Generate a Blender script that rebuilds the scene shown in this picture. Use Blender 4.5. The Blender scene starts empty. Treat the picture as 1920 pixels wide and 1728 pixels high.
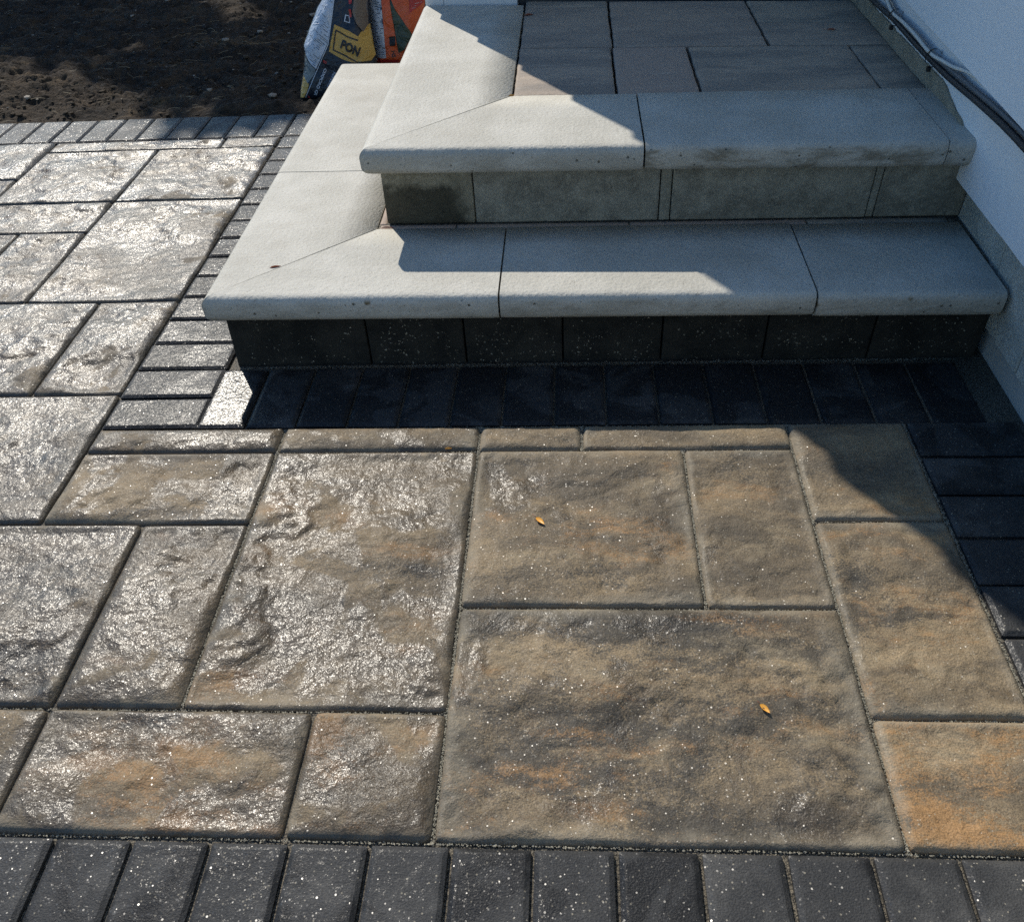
import bpy, bmesh, math, random
import numpy as np
from mathutils import Vector, Matrix, Euler

random.seed(7)
rng = np.random.default_rng(11)
scene = bpy.context.scene
COL = scene.collection

# ---------------------------------------------------------------- camera, sky, sun, exposure
cam = bpy.data.objects.new("camera", bpy.data.cameras.new("camera"))
COL.objects.link(cam)
cam.location = (0.9292, -1.3562, 1.0715)
cam.rotation_euler = (math.radians(49.4434), math.radians(2.8226), math.radians(2.7422))
cam.data.sensor_width = 36.0
cam.data.sensor_fit = 'HORIZONTAL'
cam.data.lens = 36.0 * 1710.23 / 1920.0
cam.data.clip_start = 0.05
cam.data.clip_end = 400.0
scene.camera = cam

SUN_EL = math.radians(39.8)
SUN_AZ = math.radians(-28.3)            # clockwise from +Y
world = bpy.data.worlds.new("World")
scene.world = world
world.use_nodes = True
wn = world.node_tree
wn.nodes.clear()
w_out = wn.nodes.new('ShaderNodeOutputWorld')
w_bg = wn.nodes.new('ShaderNodeBackground')
w_sky = wn.nodes.new('ShaderNodeTexSky')
w_sky.sky_type = 'NISHITA'
w_sky.sun_disc = False
w_sky.sun_elevation = SUN_EL
w_sky.sun_rotation = SUN_AZ % (2 * math.pi)
w_sky.air_density = 1.0
w_sky.dust_density = 0.1
w_sky.ozone_density = 3.0
w_bg.inputs['Strength'].default_value = 0.142
w_hsv = wn.nodes.new('ShaderNodeHueSaturation')
w_hsv.inputs['Saturation'].default_value = 1.18
wn.links.new(w_sky.outputs[0], w_hsv.inputs['Color'])
wn.links.new(w_hsv.outputs[0], w_bg.inputs['Color'])
wn.links.new(w_bg.outputs[0], w_out.inputs['Surface'])

sun_d = bpy.data.lights.new("sun", 'SUN')
sun_d.energy = 5.0
sun_d.angle = math.radians(0.53)
sun_d.color = (1.0, 0.935, 0.825)
sun = bpy.data.objects.new("sun", sun_d)
COL.objects.link(sun)
to_sun = Vector((math.sin(SUN_AZ) * math.cos(SUN_EL), math.cos(SUN_AZ) * math.cos(SUN_EL), math.sin(SUN_EL)))
sun.rotation_euler = to_sun.to_track_quat('Z', 'Y').to_euler()
sun.location = to_sun * 12

scene.view_settings.view_transform = 'Standard'
scene.view_settings.look = 'None'
scene.view_settings.gamma = 1.0
scene.view_settings.use_curve_mapping = False
scene.view_settings.exposure = 0.0
scene.render.engine = 'CYCLES'
scene.cycles.use_denoising = False
scene.cycles.max_bounces = 6
scene.cycles.diffuse_bounces = 3
scene.cycles.glossy_bounces = 3
scene.cycles.caustics_reflective = False
scene.cycles.caustics_refractive = False

# ---------------------------------------------------------------- numpy noise
def _hash(ix, iy, seed):
    h = (ix.astype(np.int64) * 374761393 + iy.astype(np.int64) * 668265263 + seed * 1442695041) & 0xffffffff
    h = ((h ^ (h >> 13)) * 1274126177) & 0xffffffff
    return ((h ^ (h >> 16)) & 0xffffff) / float(0xffffff)

def vnoise(x, y, seed=0):
    x = np.asarray(x, float); y = np.asarray(y, float)
    ix = np.floor(x); iy = np.floor(y)
    fx = x - ix; fy = y - iy
    fx = fx * fx * fx * (fx * (fx * 6 - 15) + 10); fy = fy * fy * fy * (fy * (fy * 6 - 15) + 10)
    a = _hash(ix, iy, seed); b = _hash(ix + 1, iy, seed); c = _hash(ix, iy + 1, seed); d = _hash(ix + 1, iy + 1, seed)
    return (a + (b - a) * fx) * (1 - fy) + (c + (d - c) * fx) * fy

def fbm(x, y, octaves=4, seed=0, gain=0.5):
    v = 0; amp = 1; tot = 0
    for o in range(octaves):
        v = v + amp * vnoise(x * 2 ** o + 17.3 * o, y * 2 ** o - 9.1 * o, seed + o * 7)
        tot += amp; amp *= gain
    return v / tot

def sstep(a, b, x):
    t = np.clip((x - a) / (b - a), 0, 1)
    return t * t * (3 - 2 * t)

# ---------------------------------------------------------------- materials
def mat_new(name):
    m = bpy.data.materials.new(name)
    m.use_nodes = True
    nt = m.node_tree
    nt.nodes.clear()
    return m, nt

class NB:
    """small node builder"""
    def __init__(s, name):
        s.m, s.t = mat_new(name)
        s.out = s.t.nodes.new('ShaderNodeOutputMaterial')
        s.p = s.t.nodes.new('ShaderNodeBsdfPrincipled')
        s.t.links.new(s.p.outputs[0], s.out.inputs[0])
    def n(s, kind, **kw):
        nd = s.t.nodes.new(kind)
        for k, v in kw.items():
            setattr(nd, k, v)
        return nd
    def link(s, a, b):
        s.t.links.new(a, b)
    def put(s, sock, v):
        if hasattr(v, 'is_output') or isinstance(v, bpy.types.NodeSocket):
            s.t.links.new(v, sock)
        else:
            if sock.type == 'RGBA' and len(v) == 3:
                v = (*v, 1)
            sock.default_value = v
    def math(s, op, a, b=0.0, c=None, clamp=False):
        nd = s.n('ShaderNodeMath', operation=op, use_clamp=clamp)
        s.put(nd.inputs[0], a); s.put(nd.inputs[1], b)
        if c is not None: s.put(nd.inputs[2], c)
        return nd.outputs[0]
    def mix(s, f, a, b, blend='MIX'):
        nd = s.n('ShaderNodeMix', data_type='RGBA', blend_type=blend)
        s.put(nd.inputs[0], f); s.put(nd.inputs[6], a); s.put(nd.inputs[7], b)
        return nd.outputs[2]
    def ramp(s, v, a, b, lo=0.0, hi=1.0):
        nd = s.n('ShaderNodeMapRange', interpolation_type='SMOOTHSTEP')
        s.put(nd.inputs[0], v); s.put(nd.inputs[1], a); s.put(nd.inputs[2], b); s.put(nd.inputs[3], lo); s.put(nd.inputs[4], hi)
        return nd.outputs[0]
    def pos(s, jitter=0.0):
        """world position, shifted per object so the pattern breaks at every joint"""
        g = s.n('ShaderNodeNewGeometry')
        if not jitter:
            return g.outputs['Position']
        oi = s.n('ShaderNodeObjectInfo')
        cx = s.n('ShaderNodeCombineXYZ')
        r = oi.outputs['Random']
        s.put(cx.inputs[0], s.math('MULTIPLY', r, jitter))
        s.put(cx.inputs[1], s.math('MULTIPLY', r, -jitter * 1.7))
        s.put(cx.inputs[2], s.math('MULTIPLY', r, jitter * .6))
        v = s.n('ShaderNodeVectorMath', operation='ADD')
        s.link(g.outputs['Position'], v.inputs[0]); s.link(cx.outputs[0], v.inputs[1])
        return v.outputs[0]
    def scaled(s, vec, sc):
        v = s.n('ShaderNodeVectorMath', operation='MULTIPLY')
        s.link(vec, v.inputs[0]); v.inputs[1].default_value = sc
        return v.outputs[0]
    def noise(s, vec, scale, detail=2.0, rough=0.5, dist=0.0, color=False):
        nd = s.n('ShaderNodeTexNoise')
        s.link(vec, nd.inputs['Vector']); nd.inputs['Scale'].default_value = scale
        nd.inputs['Detail'].default_value = detail; nd.inputs['Roughness'].default_value = rough
        nd.inputs['Distortion'].default_value = dist
        return nd.outputs['Color' if color else 'Fac']
    def voronoi(s, vec, scale, feature='F1', rand=1.0):
        nd = s.n('ShaderNodeTexVoronoi', feature=feature)
        s.link(vec, nd.inputs['Vector']); nd.inputs['Scale'].default_value = scale
        nd.inputs['Randomness'].default_value = rand
        return nd
    def bump(s, h, dist, strength=1.0, normal=None):
        nd = s.n('ShaderNodeBump')
        s.put(nd.inputs['Height'], h); nd.inputs['Distance'].default_value = dist
        s.put(nd.inputs['Strength'], strength)
        if normal is not None: s.link(normal, nd.inputs['Normal'])
        return nd.outputs[0]
    def set(s, **kw):
        names = dict(color='Base Color', rough='Roughness', metal='Metallic', normal='Normal', coat='Coat Weight',
                     coat_rough='Coat Roughness', coat_normal='Coat Normal', coat_ior='Coat IOR', ior='IOR', spec='Specular IOR Level', trans='Transmission Weight')
        for k, v in kw.items():
            s.put(s.p.inputs[names[k]], v)
        return s.m

def droplets(b, pos, scale, keep, radius):
    """height of scattered water beads: only a share of the cells carry one"""
    v = b.voronoi(pos, scale)
    sep = b.n('ShaderNodeSeparateColor'); b.link(v.outputs['Color'], sep.inputs[0])
    on = b.math('LESS_THAN', sep.outputs[0], keep)
    r = b.math('MULTIPLY', b.math('ADD', sep.outputs[1], .35), radius)
    d = b.math('DIVIDE', v.outputs['Distance'], r)
    dome = b.math('SUBTRACT', 1.0, b.math('MULTIPLY', d, d), clamp=True)
    dome = b.math('POWER', dome, .7)
    return b.math('MULTIPLY', dome, on)

def stone_wet(name, kind):
    b = NB(name)
    p = b.pos(7.3)
    oi = b.n('ShaderNodeObjectInfo')
    oc = b.n('ShaderNodeSeparateColor'); b.link(oi.outputs['Color'], oc.inputs[0])
    ochre, wetness, dark = oc.outputs[0], oc.outputs[1], oc.outputs[2]
    grain = b.noise(p, 420, 2, .6)
    if kind == 'slab':
        pw = b.n('ShaderNodeVectorMath', operation='ADD'); wv = b.n('ShaderNodeVectorMath', operation='SCALE')
        b.link(b.noise(p, 5, 3, .6, 0, True), wv.inputs[0]); wv.inputs['Scale'].default_value = .10
        b.link(p, pw.inputs[0]); b.link(wv.outputs[0], pw.inputs[1]); q = pw.outputs[0]
        dith = b.math('MULTIPLY', b.math('SUBTRACT', b.noise(p, 300, 3, .75), .5), .40)
        band = b.math('ADD', b.noise(b.scaled(q, (1.2, 3.0, 1)), 2.6, 6, .62), dith)
        blotch = b.math('ADD', b.noise(b.scaled(q, (1, 2.2, 1)), 4.2, 8, .70), dith)
        rust = b.math('ADD', b.noise(b.scaled(q, (1.0, 2.6, 1)), 4.2, 8, .68), dith)
        c = b.mix(b.ramp(band, .34, .64), (.285, .215, .130), (.132, .107, .075))
        c = b.mix(b.math('MULTIPLY', b.ramp(blotch, b.math('SUBTRACT', .64, b.math('MULTIPLY', dark, .22)), b.math('SUBTRACT', .76, b.math('MULTIPLY', dark, .22))), .85), c, (.056, .053, .046))
        brk = b.math('ADD', b.noise(b.scaled(q, (1, 2.6, 1)), 9.5, 6, .68), dith)
        c = b.mix(b.math('MULTIPLY', b.ramp(brk, .46, .66), .55), c, (.082, .070, .054))
        rm = b.ramp(rust, b.math('SUBTRACT', .64, b.math('MULTIPLY', ochre, .20)), b.math('SUBTRACT', .76, b.math('MULTIPLY', ochre, .20)))
        c = b.mix(b.math('MULTIPLY', rm, b.math('MULTIPLY_ADD', ochre, .5, .35)), c, (.385, .220, .095))
        pale = b.math('ADD', b.noise(b.scaled(q, (1, 1.6, 1)), 5.0, 8, .68), dith)
        c = b.mix(b.math('MULTIPLY', b.ramp(pale, .55, .70), .5), c, (.37, .30, .195))
    else:
        c = b.mix(b.noise(p, 16, 4, .6), (.027, .028, .029), (.050, .050, .050))
        c = b.mix(b.math('MULTIPLY', b.ramp(b.noise(p, 9, 4, .6), .50, .68), .40), c, (.125, .122, .115))
    c = b.mix(.42, c, b.mix(b.ramp(grain, .30, .70), (.25, .25, .25), (.8, .78, .74)), 'OVERLAY')
    speck = b.voronoi(p, 260)
    sc = b.n('ShaderNodeSeparateColor'); b.link(speck.outputs['Color'], sc.inputs[0])
    sm = b.math('MULTIPLY', b.math('LESS_THAN', sc.outputs[0], .07), b.math('LESS_THAN', speck.outputs['Distance'], .3))
    c = b.mix(b.math('MULTIPLY', sm, .55), c, (.45, .40, .30))
    if kind == 'slab':
        tc = b.n('ShaderNodeTexCoord'); gs = b.n('ShaderNodeSeparateXYZ'); b.link(tc.outputs['Generated'], gs.inputs[0])
        ex = b.math('MINIMUM', gs.outputs[0], b.math('SUBTRACT', 1.0, gs.outputs[0])); ey = b.math('MINIMUM', gs.outputs[1], b.math('SUBTRACT', 1.0, gs.outputs[1]))
        rim = b.math('ADD', b.math('MINIMUM', ex, ey), b.math('MULTIPLY', b.math('SUBTRACT', b.noise(p, 14, 4, .6), .5), .22))
        rim = b.ramp(rim, .085, .0)
        c = b.mix(b.math('MULTIPLY', rim, .5), c, (.30, .262, .195))
    # wet film, with dry islands where the water has drawn off
    edge = b.noise(p, 7.5, 4, .55, .7)
    fine = b.noise(p, 60, 2, .5)
    e2 = b.math('ADD', edge, b.math('MULTIPLY', b.math('SUBTRACT', fine, .5), .05))
    thr = b.math('SUBTRACT', .79, b.math('MULTIPLY', wetness, .44))
    wet = b.ramp(e2, b.math('SUBTRACT', thr, .035), b.math('ADD', thr, .035))
    damp = b.math('MULTIPLY', b.math('MULTIPLY_ADD', wet, .42, b.math('MULTIPLY', wetness, .40), clamp=True), 1.0)
    c = b.mix(damp, c, b.mix(1.0, c, (.31, .31, .33), 'MULTIPLY'))
    # relief
    cleft = b.noise(p, 21, 4, .55, .3)
    n1 = b.bump(cleft, .0095 if kind == 'slab' else .003, 1.0)
    n2 = b.bump(grain, .0013, 1.0, n1)
    # the film of water: every bead and grain it covers has a tilt of its own
    def facet(scale, amount, base):
        v = b.voronoi(p, scale)
        off = b.n('ShaderNodeVectorMath', operation='SUBTRACT'); b.link(v.outputs['Color'], off.inputs[0]); off.inputs[1].default_value = (.5, .5, .5)
        sep = b.n('ShaderNodeSeparateColor'); b.link(v.outputs['Color'], sep.inputs[0])
        mul = b.n('ShaderNodeVectorMath', operation='SCALE'); b.link(off.outputs[0], mul.inputs[0]); b.put(mul.inputs['Scale'], amount(sep.outputs[2]))
        add = b.n('ShaderNodeVectorMath', operation='ADD'); b.link(base, add.inputs[0]); b.link(mul.outputs[0], add.inputs[1])
        nm = b.n('ShaderNodeVectorMath', operation='NORMALIZE'); b.link(add.outputs[0], nm.inputs[0])
        return nm.outputs[0]
    ripple = b.noise(p, 130, 3, .65, .2)
    swell = b.noise(p, 62, 3, .55, .3)
    cn = b.bump(b.math('MULTIPLY', ripple, .0010), 1.0, 1.0, b.bump(swell, .0032 if kind == 'slab' else .0008, 1.0, b.bump(cleft, .0065 if kind == 'slab' else .002, 1.0)))
    # flooded hollows stay smooth, the rest is finely rippled
    pool = b.ramp(b.noise(p, 9, 3, .5, .3), .60, .68, 1.0, .3)
    if kind == 'paver': pool = b.math('MULTIPLY', pool, b.math('MULTIPLY_ADD', ochre, -.6, 1.0))
    cn = facet(300, lambda c_: b.math('MULTIPLY', b.math('MULTIPLY_ADD', b.math('POWER', c_, 7.0), .50, TILT), pool), cn)
    cn = facet(620, lambda c_: b.math('MULTIPLY', b.math('MULTIPLY_ADD', b.math('POWER', c_, 4.0), .35, TILT * .7), pool), cn)
    pch = b.ramp(b.noise(p, 6.5, 4, .6, .5), .36, .62, .35, 1.45)
    # scattered beads of water over wet and damp stone alike
    vb = b.voronoi(p, 320); vc = b.n('ShaderNodeSeparateColor'); b.link(vb.outputs['Color'], vc.inputs[0])
    thick = b.ramp(b.noise(p, 6, 3, .6), .38, .62)
    bd = b.math('MULTIPLY', b.math('LESS_THAN', vc.outputs[2], b.math('MULTIPLY_ADD', thick, .45, .42 if kind == 'slab' else .55)),
                b.math('LESS_THAN', vb.outputs['Distance'], b.math('MULTIPLY_ADD', vc.outputs[0], .26, .19 if kind == 'slab' else .20)))
    g0 = b.n('ShaderNodeNewGeometry')
    vr = b.n('ShaderNodeTexWhiteNoise', noise_dimensions='3D'); b.link(vb.outputs['Position'], vr.inputs['Vector'])
    of = b.n('ShaderNodeVectorMath', operation='SUBTRACT'); b.link(vr.outputs['Color'], of.inputs[0]); of.inputs[1].default_value = (.5, .5, .5)
    sc_ = b.n('ShaderNodeVectorMath', operation='SCALE'); b.link(of.outputs[0], sc_.inputs[0]); sc_.inputs['Scale'].default_value = .88
    ad = b.n('ShaderNodeVectorMath', operation='ADD'); b.link(g0.outputs['Normal'], ad.inputs[0]); b.link(sc_.outputs[0], ad.inputs[1])
    nz = b.n('ShaderNodeVectorMath', operation='NORMALIZE'); b.link(ad.outputs[0], nz.inputs[0])
    cn2 = b.n('ShaderNodeMix', data_type='VECTOR'); b.put(cn2.inputs[0], bd); b.link(cn, cn2.inputs[4]); b.link(nz.outputs[0], cn2.inputs[5])
    coat = b.math('MAXIMUM', b.math('MULTIPLY', pch, b.math('MULTIPLY_ADD', wet, .24 if kind == 'slab' else .12, .04, clamp=True)), b.math('MULTIPLY', bd, b.math('MULTIPLY_ADD', vr.outputs[0], .70, .28)))
    if kind == 'paver': coat = b.math('MAXIMUM', coat, ochre)
    return b.set(color=c, rough=b.math('MULTIPLY_ADD', wet, -.33 if kind == 'slab' else -.24, .68), normal=n2, coat=coat, coat_rough=b.math('MULTIPLY_ADD', bd, .07, .22), coat_normal=cn2.outputs[1], coat_ior=1.5, spec=b.math('MULTIPLY_ADD', wet, -.05 if kind == 'slab' else -.14, .24))

TILT = .045
M = {}
M['slab'] = stone_wet('riven_slab_stone', 'slab')
M['paver'] = stone_wet('charcoal_paver', 'paver')

def m_coping():
    b = NB('coping_concrete'); p = b.pos(3.1)
    n = b.noise(p, 7, 5, .6)
    c = b.mix(b.ramp(n, .35, .68), (.42, .405, .355), (.505, .488, .435))
    oi = b.n('ShaderNodeObjectInfo'); oc = b.n('ShaderNodeSeparateColor'); b.link(oi.outputs['Color'], oc.inputs[0])
    dirt, brown = oc.outputs[0], oc.outputs[1]
    g = b.n('ShaderNodeNewGeometry')
    sp = b.n('ShaderNodeSeparateXYZ'); b.link(g.outputs['Normal'], sp.inputs[0])
    side = b.ramp(sp.outputs[2], .75, .25)
    sm = b.noise(b.scaled(p, (5, 5, 14)), 2.4, 5, .65, .5)
    c = b.mix(b.math('MULTIPLY', b.math('MULTIPLY', b.ramp(sm, .44, .66), side), b.math('MULTIPLY_ADD', brown, .65, .18)), c, (.19, .165, .12))
    spot = b.voronoi(p, 24); ss = b.n('ShaderNodeSeparateColor'); b.link(spot.outputs['Color'], ss.inputs[0])
    c = b.mix(b.math('MULTIPLY', b.math('MULTIPLY', b.math('LESS_THAN', ss.outputs[0], .10), b.ramp(b.math('ADD', spot.outputs['Distance'], b.math('MULTIPLY', b.noise(p, 150, 3, .6), .12)), .27, .17)), side), c, (.14, .105, .055))
    pit = b.voronoi(p, 70); ps = b.n('ShaderNodeSeparateColor'); b.link(pit.outputs['Color'], ps.inputs[0])
    pm = b.math('MULTIPLY', b.math('LESS_THAN', ps.outputs[0], .18), b.ramp(pit.outputs['Distance'], .22, .12))
    pm = b.math('MULTIPLY', pm, b.math('MULTIPLY_ADD', side, .85, .03))
    c = b.mix(pm, c, (.10, .09, .065))
    scr = b.noise(b.scaled(p, (1, 2.4, 1)), 90, 3, .7, 1.5)
    c = b.mix(b.math('MULTIPLY', b.ramp(scr, .60, .68), b.math('MULTIPLY_ADD', dirt, .55, .08)), c, (.27, .265, .25))
    fine = b.noise(p, 260, 3, .6)
    pore = b.voronoi(p, 240); po = b.n('ShaderNodeSeparateColor'); b.link(pore.outputs['Color'], po.inputs[0])
    c = b.mix(b.math('MULTIPLY', b.math('MULTIPLY', b.math('LESS_THAN', po.outputs[0], .06), b.math('LESS_THAN', pore.outputs['Distance'], .35)), .6), c, (.16, .15, .12))
    c = b.mix(b.math('MULTIPLY', b.ramp(b.noise(p, 4.5, 7, .68, .6), .50, .70), .50), c, (.37, .345, .29))
    c = b.mix(.22, c, b.mix(b.ramp(fine, .3, .7), (.32, .32, .31), (.66, .65, .62)), 'OVERLAY')
    h = b.math('ADD', b.math('MULTIPLY', b.noise(p, 130, 3, .6), .0020), b.math('MULTIPLY', b.noise(p, 26, 3, .5), .0007))
    nn = b.bump(b.math('SUBTRACT', h, b.math('MULTIPLY', pm, .003)), 1.0, 1.0)
    return b.set(color=c, rough=.68, normal=nn, spec=.3)
M['coping'] = m_coping()

def m_block(name, ca, cb, agg, wetdark=0):
    b = NB(name); p = b.pos(5.0)
    c = b.mix(b.ramp(b.noise(p, 15, 6, .7, .4), .32, .68), ca, cb)
    pj = b.n('ShaderNodeVectorMath', operation='ADD'); pjs = b.n('ShaderNodeVectorMath', operation='SCALE'); b.link(b.noise(p, 260, 2, .6, 0, True), pjs.inputs[0]); pjs.inputs['Scale'].default_value = .010; b.link(p, pj.inputs[0]); b.link(pjs.outputs[0], pj.inputs[1])
    v = b.voronoi(pj.outputs[0], 165); vs = b.n('ShaderNodeSeparateColor'); b.link(v.outputs['Color'], vs.inputs[0])
    if agg:
        # pale chips of the exposed aggregate, in the middle of every block
        tc = b.n('ShaderNodeTexCoord'); s2 = b.n('ShaderNodeSeparateXYZ'); b.link(tc.outputs['Generated'], s2.inputs[0])
        inx = b.math('MULTIPLY', b.ramp(s2.outputs[0], .05, .14), b.ramp(s2.outputs[0], .97, .88))
        sel = b.math('LESS_THAN', vs.outputs[0], .60)
        warp = b.noise(p, 300, 2, .5)
        chip = b.math('LESS_THAN', b.math('ADD', v.outputs['Distance'], b.math('MULTIPLY', warp, .35)), b.math('MULTIPLY_ADD', vs.outputs[1], .34, .16))
        cm = b.math('MULTIPLY', b.math('MULTIPLY', sel, chip), inx)
        chipc = b.mix(vs.outputs[2], (.10, .085, .06), (.46, .41, .31))
        c = b.mix(b.math('MULTIPLY', cm, .9), c, chipc)
        h = b.math('ADD', b.math('MULTIPLY', b.noise(p, 160, 3, .6), .002), b.math('MULTIPLY', cm, .0015))
    else:
        c = b.mix(b.math('MULTIPLY', b.math('LESS_THAN', vs.outputs[0], .12), .35), c, (.40, .37, .30))
        c = b.mix(.4, c, b.mix(b.ramp(b.noise(b.scaled(p, (1.6, 1, .7)), 330, 3, .7), .3, .7), (.2, .2, .19), (.8, .78, .7)), 'OVERLAY')
        h = b.math('MULTIPLY', b.noise(p, 210, 4, .65), .0028)
    if wetdark:
        # damp stain on the corner block: soft top and ragged right edge
        g = b.n('ShaderNodeNewGeometry'); s3 = b.n('ShaderNodeSeparateXYZ'); b.link(g.outputs['Position'], s3.inputs[0])
        wob = b.math('MULTIPLY', b.math('SUBTRACT', b.noise(p, 30, 4, .6), .5), .05)
        top = b.ramp(b.math('ADD', s3.outputs[2], wob), .276, .252)
        right = b.ramp(b.math('ADD', b.math('ADD', s3.outputs[0], b.math('MULTIPLY', s3.outputs[2], .30)), wob), .795, .735)
        st = b.math('MULTIPLY', top, right)
        c = b.mix(b.math('MULTIPLY', st, .9), c, b.mix(1.0, c, (.19, .19, .17), 'MULTIPLY'))
    return b.set(color=c, rough=.85, normal=b.bump(h, 1.0, 1.0), spec=.3)
M['riser_dark'] = m_block('exposed_aggregate_block', (.013, .0125, .010), (.034, .031, .024), True)
M['riser_grey'] = m_block('grey_concrete_block', (.175, .163, .132), (.330, .308, .250), False)
M['riser_stained'] = m_block('stained_concrete_block', (.20, .18, .13), (.30, .27, .20), False, 1)
M['mortar'] = m_block('mortar', (.23, .215, .17), (.32, .30, .245), False)
M['mortar_dark'] = m_block('damp_bedding_mortar', (.07, .065, .055), (.12, .11, .09), False)

def m_landing():
    b = NB('landing_slab_stone'); p = b.pos(9.0)
    oi = b.n('ShaderNodeObjectInfo'); oc = b.n('ShaderNodeSeparateColor'); b.link(oi.outputs['Color'], oc.inputs[0])
    s1 = b.noise(b.scaled(p, (1, 3.2, 1)), 3.6, 7, .66, .15)
    c = b.mix(b.ramp(s1, .34, .66), (.185, .175, .155), (.38, .315, .245))
    c = b.mix(b.math('MULTIPLY', oc.outputs[0], .8), c, (.38, .29, .235))
    s2 = b.noise(b.scaled(p, (1, 8, 1)), 9, 7, .75, .1)
    c = b.mix(b.math('MULTIPLY', b.ramp(s2, .54, .72), .5), c, (.50, .455, .38))
    c = b.mix(.3, c, b.mix(b.ramp(b.noise(p, 330, 2, .6), .3, .7), (.3, .3, .3), (.72, .7, .66)), 'OVERLAY')
    h = b.math('ADD', b.math('MULTIPLY', b.noise(p, 24, 5, .55, .2), .0035), b.math('MULTIPLY', b.noise(p, 260, 2, .6), .0008))
    return b.set(color=c, rough=.75, normal=b.bump(h, 1.0, 1.0), spec=.3)
M['landing'] = m_landing()

def m_sand():
    b = NB('joint_sand'); p = b.pos()
    c = b.mix(b.ramp(b.noise(p, 380, 2, .6), .35, .65), (.030, .027, .021), (.28, .24, .175))
    c = b.mix(b.noise(p, 4, 3), c, b.mix(1.0, c, (.45, .45, .45), 'MULTIPLY'))
    return b.set(color=c, rough=.55, normal=b.bump(b.noise(p, 300, 3, .7), .005, 1.0), spec=.5)
M['sand'] = m_sand()

def m_soil():
    b = NB('dark_soil'); p = b.pos()
    c = b.mix(b.ramp(b.noise(p, 6, 6, .65, .4), .36, .66), (.030, .025, .020), (.070, .054, .038))
    c = b.mix(b.math('MULTIPLY', b.ramp(b.noise(b.scaled(p, (1, 2.2, 1)), 2.4, 5, .65, 1.0), .58, .70), .65), c, (.20, .145, .085))
    c = b.mix(.5, c, b.mix(b.ramp(b.noise(p, 130, 3, .7), .3, .7), (.15, .15, .15), (.85, .8, .75)), 'OVERLAY')
    h = b.math('ADD', b.math('MULTIPLY', b.noise(p, 45, 5, .7), .02), b.math('MULTIPLY', b.noise(p, 190, 3, .7), .005))
    return b.set(color=c, rough=.95, normal=b.bump(h, 1.0, 1.0), spec=.2)
M['soil'] = m_soil()

def m_plain(name, c, rough=.5, var=.0, scale=40, bump=0.0, bscale=200, spec=.5, metal=0.0, coat=0.0):
    b = NB(name); p = b.pos()
    col = c
    if var:
        col = b.mix(b.noise(p, scale, 4, .6), tuple(x * (1 - var) for x in c), tuple(min(1, x * (1 + var)) for x in c))
    kw = dict(color=col, rough=rough, spec=spec, metal=metal, coat=coat)
    if bump:
        kw['normal'] = b.bump(b.noise(p, bscale, 3, .6), bump, 1.0)
    return b.set(**kw)

def m_stucco(name, a, bb):
    b = NB(name); p = b.pos()
    c = b.mix(b.noise(p, 5, 5, .6), a, bb)
    sm = b.noise(b.scaled(p, (1, 1, .35)), 19, 5, .72, 2.0)
    c = b.mix(b.math('MULTIPLY', b.ramp(sm, .66, .76), .45), c, (.28, .27, .24))
    g = b.n('ShaderNodeNewGeometry'); s3 = b.n('ShaderNodeSeparateXYZ'); b.link(g.outputs['Position'], s3.inputs[0])
    return b.set(color=c, rough=.55, normal=b.bump(b.noise(p, 55, 3, .5), .0016, 1.0), spec=.4)
M['stucco'] = m_stucco('white_wall_render', (.76, .79, .81), (.83, .85, .86))
M['panel'] = m_stucco('white_wall_panel', (.83, .86, .88), (.86, .88, .89))
M['found_coat'] = m_stucco('smooth_foundation_coat', (.36, .38, .37), (.46, .47, .46))
M['foundation'] = m_block('foundation_concrete', (.34, .36, .34), (.50, .51, .48), False)
M['siding'] = m_plain('painted_siding', (.72, .73, .72), .5, .05, 8)
M['trim'] = m_plain('white_trim', (.75, .76, .76), .4, .03, 8)
M['dark_metal'] = m_plain('dark_threshold_metal', (.03, .035, .04), .4)
M['cable_black'] = m_plain('black_cable_jacket', (.018, .02, .023), .38, .2, 60)
M['cable_grey'] = m_plain('grey_conduit', (.10, .115, .13), .35, .15, 60)
M['cable_white'] = m_plain('white_cable_jacket', (.62, .62, .58), .45, .1, 60)
M['tie'] = m_plain('black_nylon_tie', (.01, .01, .011), .4)
def m_plastic(name, c, rough=.32):
    b = NB(name); p = b.pos()
    col = b.mix(b.noise(p, 30, 4, .6), tuple(x * .82 for x in c), tuple(min(1, x * 1.15) for x in c))
    h = b.math('ADD', b.math('MULTIPLY', b.noise(p, 22, 3, .6, 1.6), .010), b.math('MULTIPLY', b.noise(b.scaled(p, (1, 1, .5)), 75, 3, .6, 1.0), .0022))
    return b.set(color=col, rough=rough, normal=b.bump(h, 1.0, .8), spec=.5)
M['navy'] = m_plastic('navy_bag_film', (.014, .022, .036))
M['gold'] = m_plastic('gold_print', (.56, .34, .075))
M['ink'] = m_plastic('black_ink', (.012, .012, .014))
M['bagwhite'] = m_plastic('white_bag_print', (.52, .57, .64))
M['bagblue'] = m_plastic('blue_bag_print', (.33, .42, .55))
M['baggrey'] = m_plastic('grey_bag_print', (.16, .19, .20))
M['red'] = m_plastic('red_print', (.42, .035, .035))
M['orange'] = m_plastic('orange_bag_film', (.62, .105, .028))
M['green'] = m_plastic('dark_green_print', (.035, .06, .04))
M['brownfilm'] = m_plastic('brown_film_fold', (.13, .10, .08), .25)
M['leaf_gold'] = m_plain('golden_leaf', (.75, .36, .05), .45, .3, 300, spec=.4)
M['leaf_orange'] = m_plain('orange_leaf', (.55, .13, .03), .5, .2, 300, spec=.4)
M['leaf_red'] = m_plain('russet_leaf', (.28, .07, .03), .5, .3, 300, spec=.4)
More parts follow.
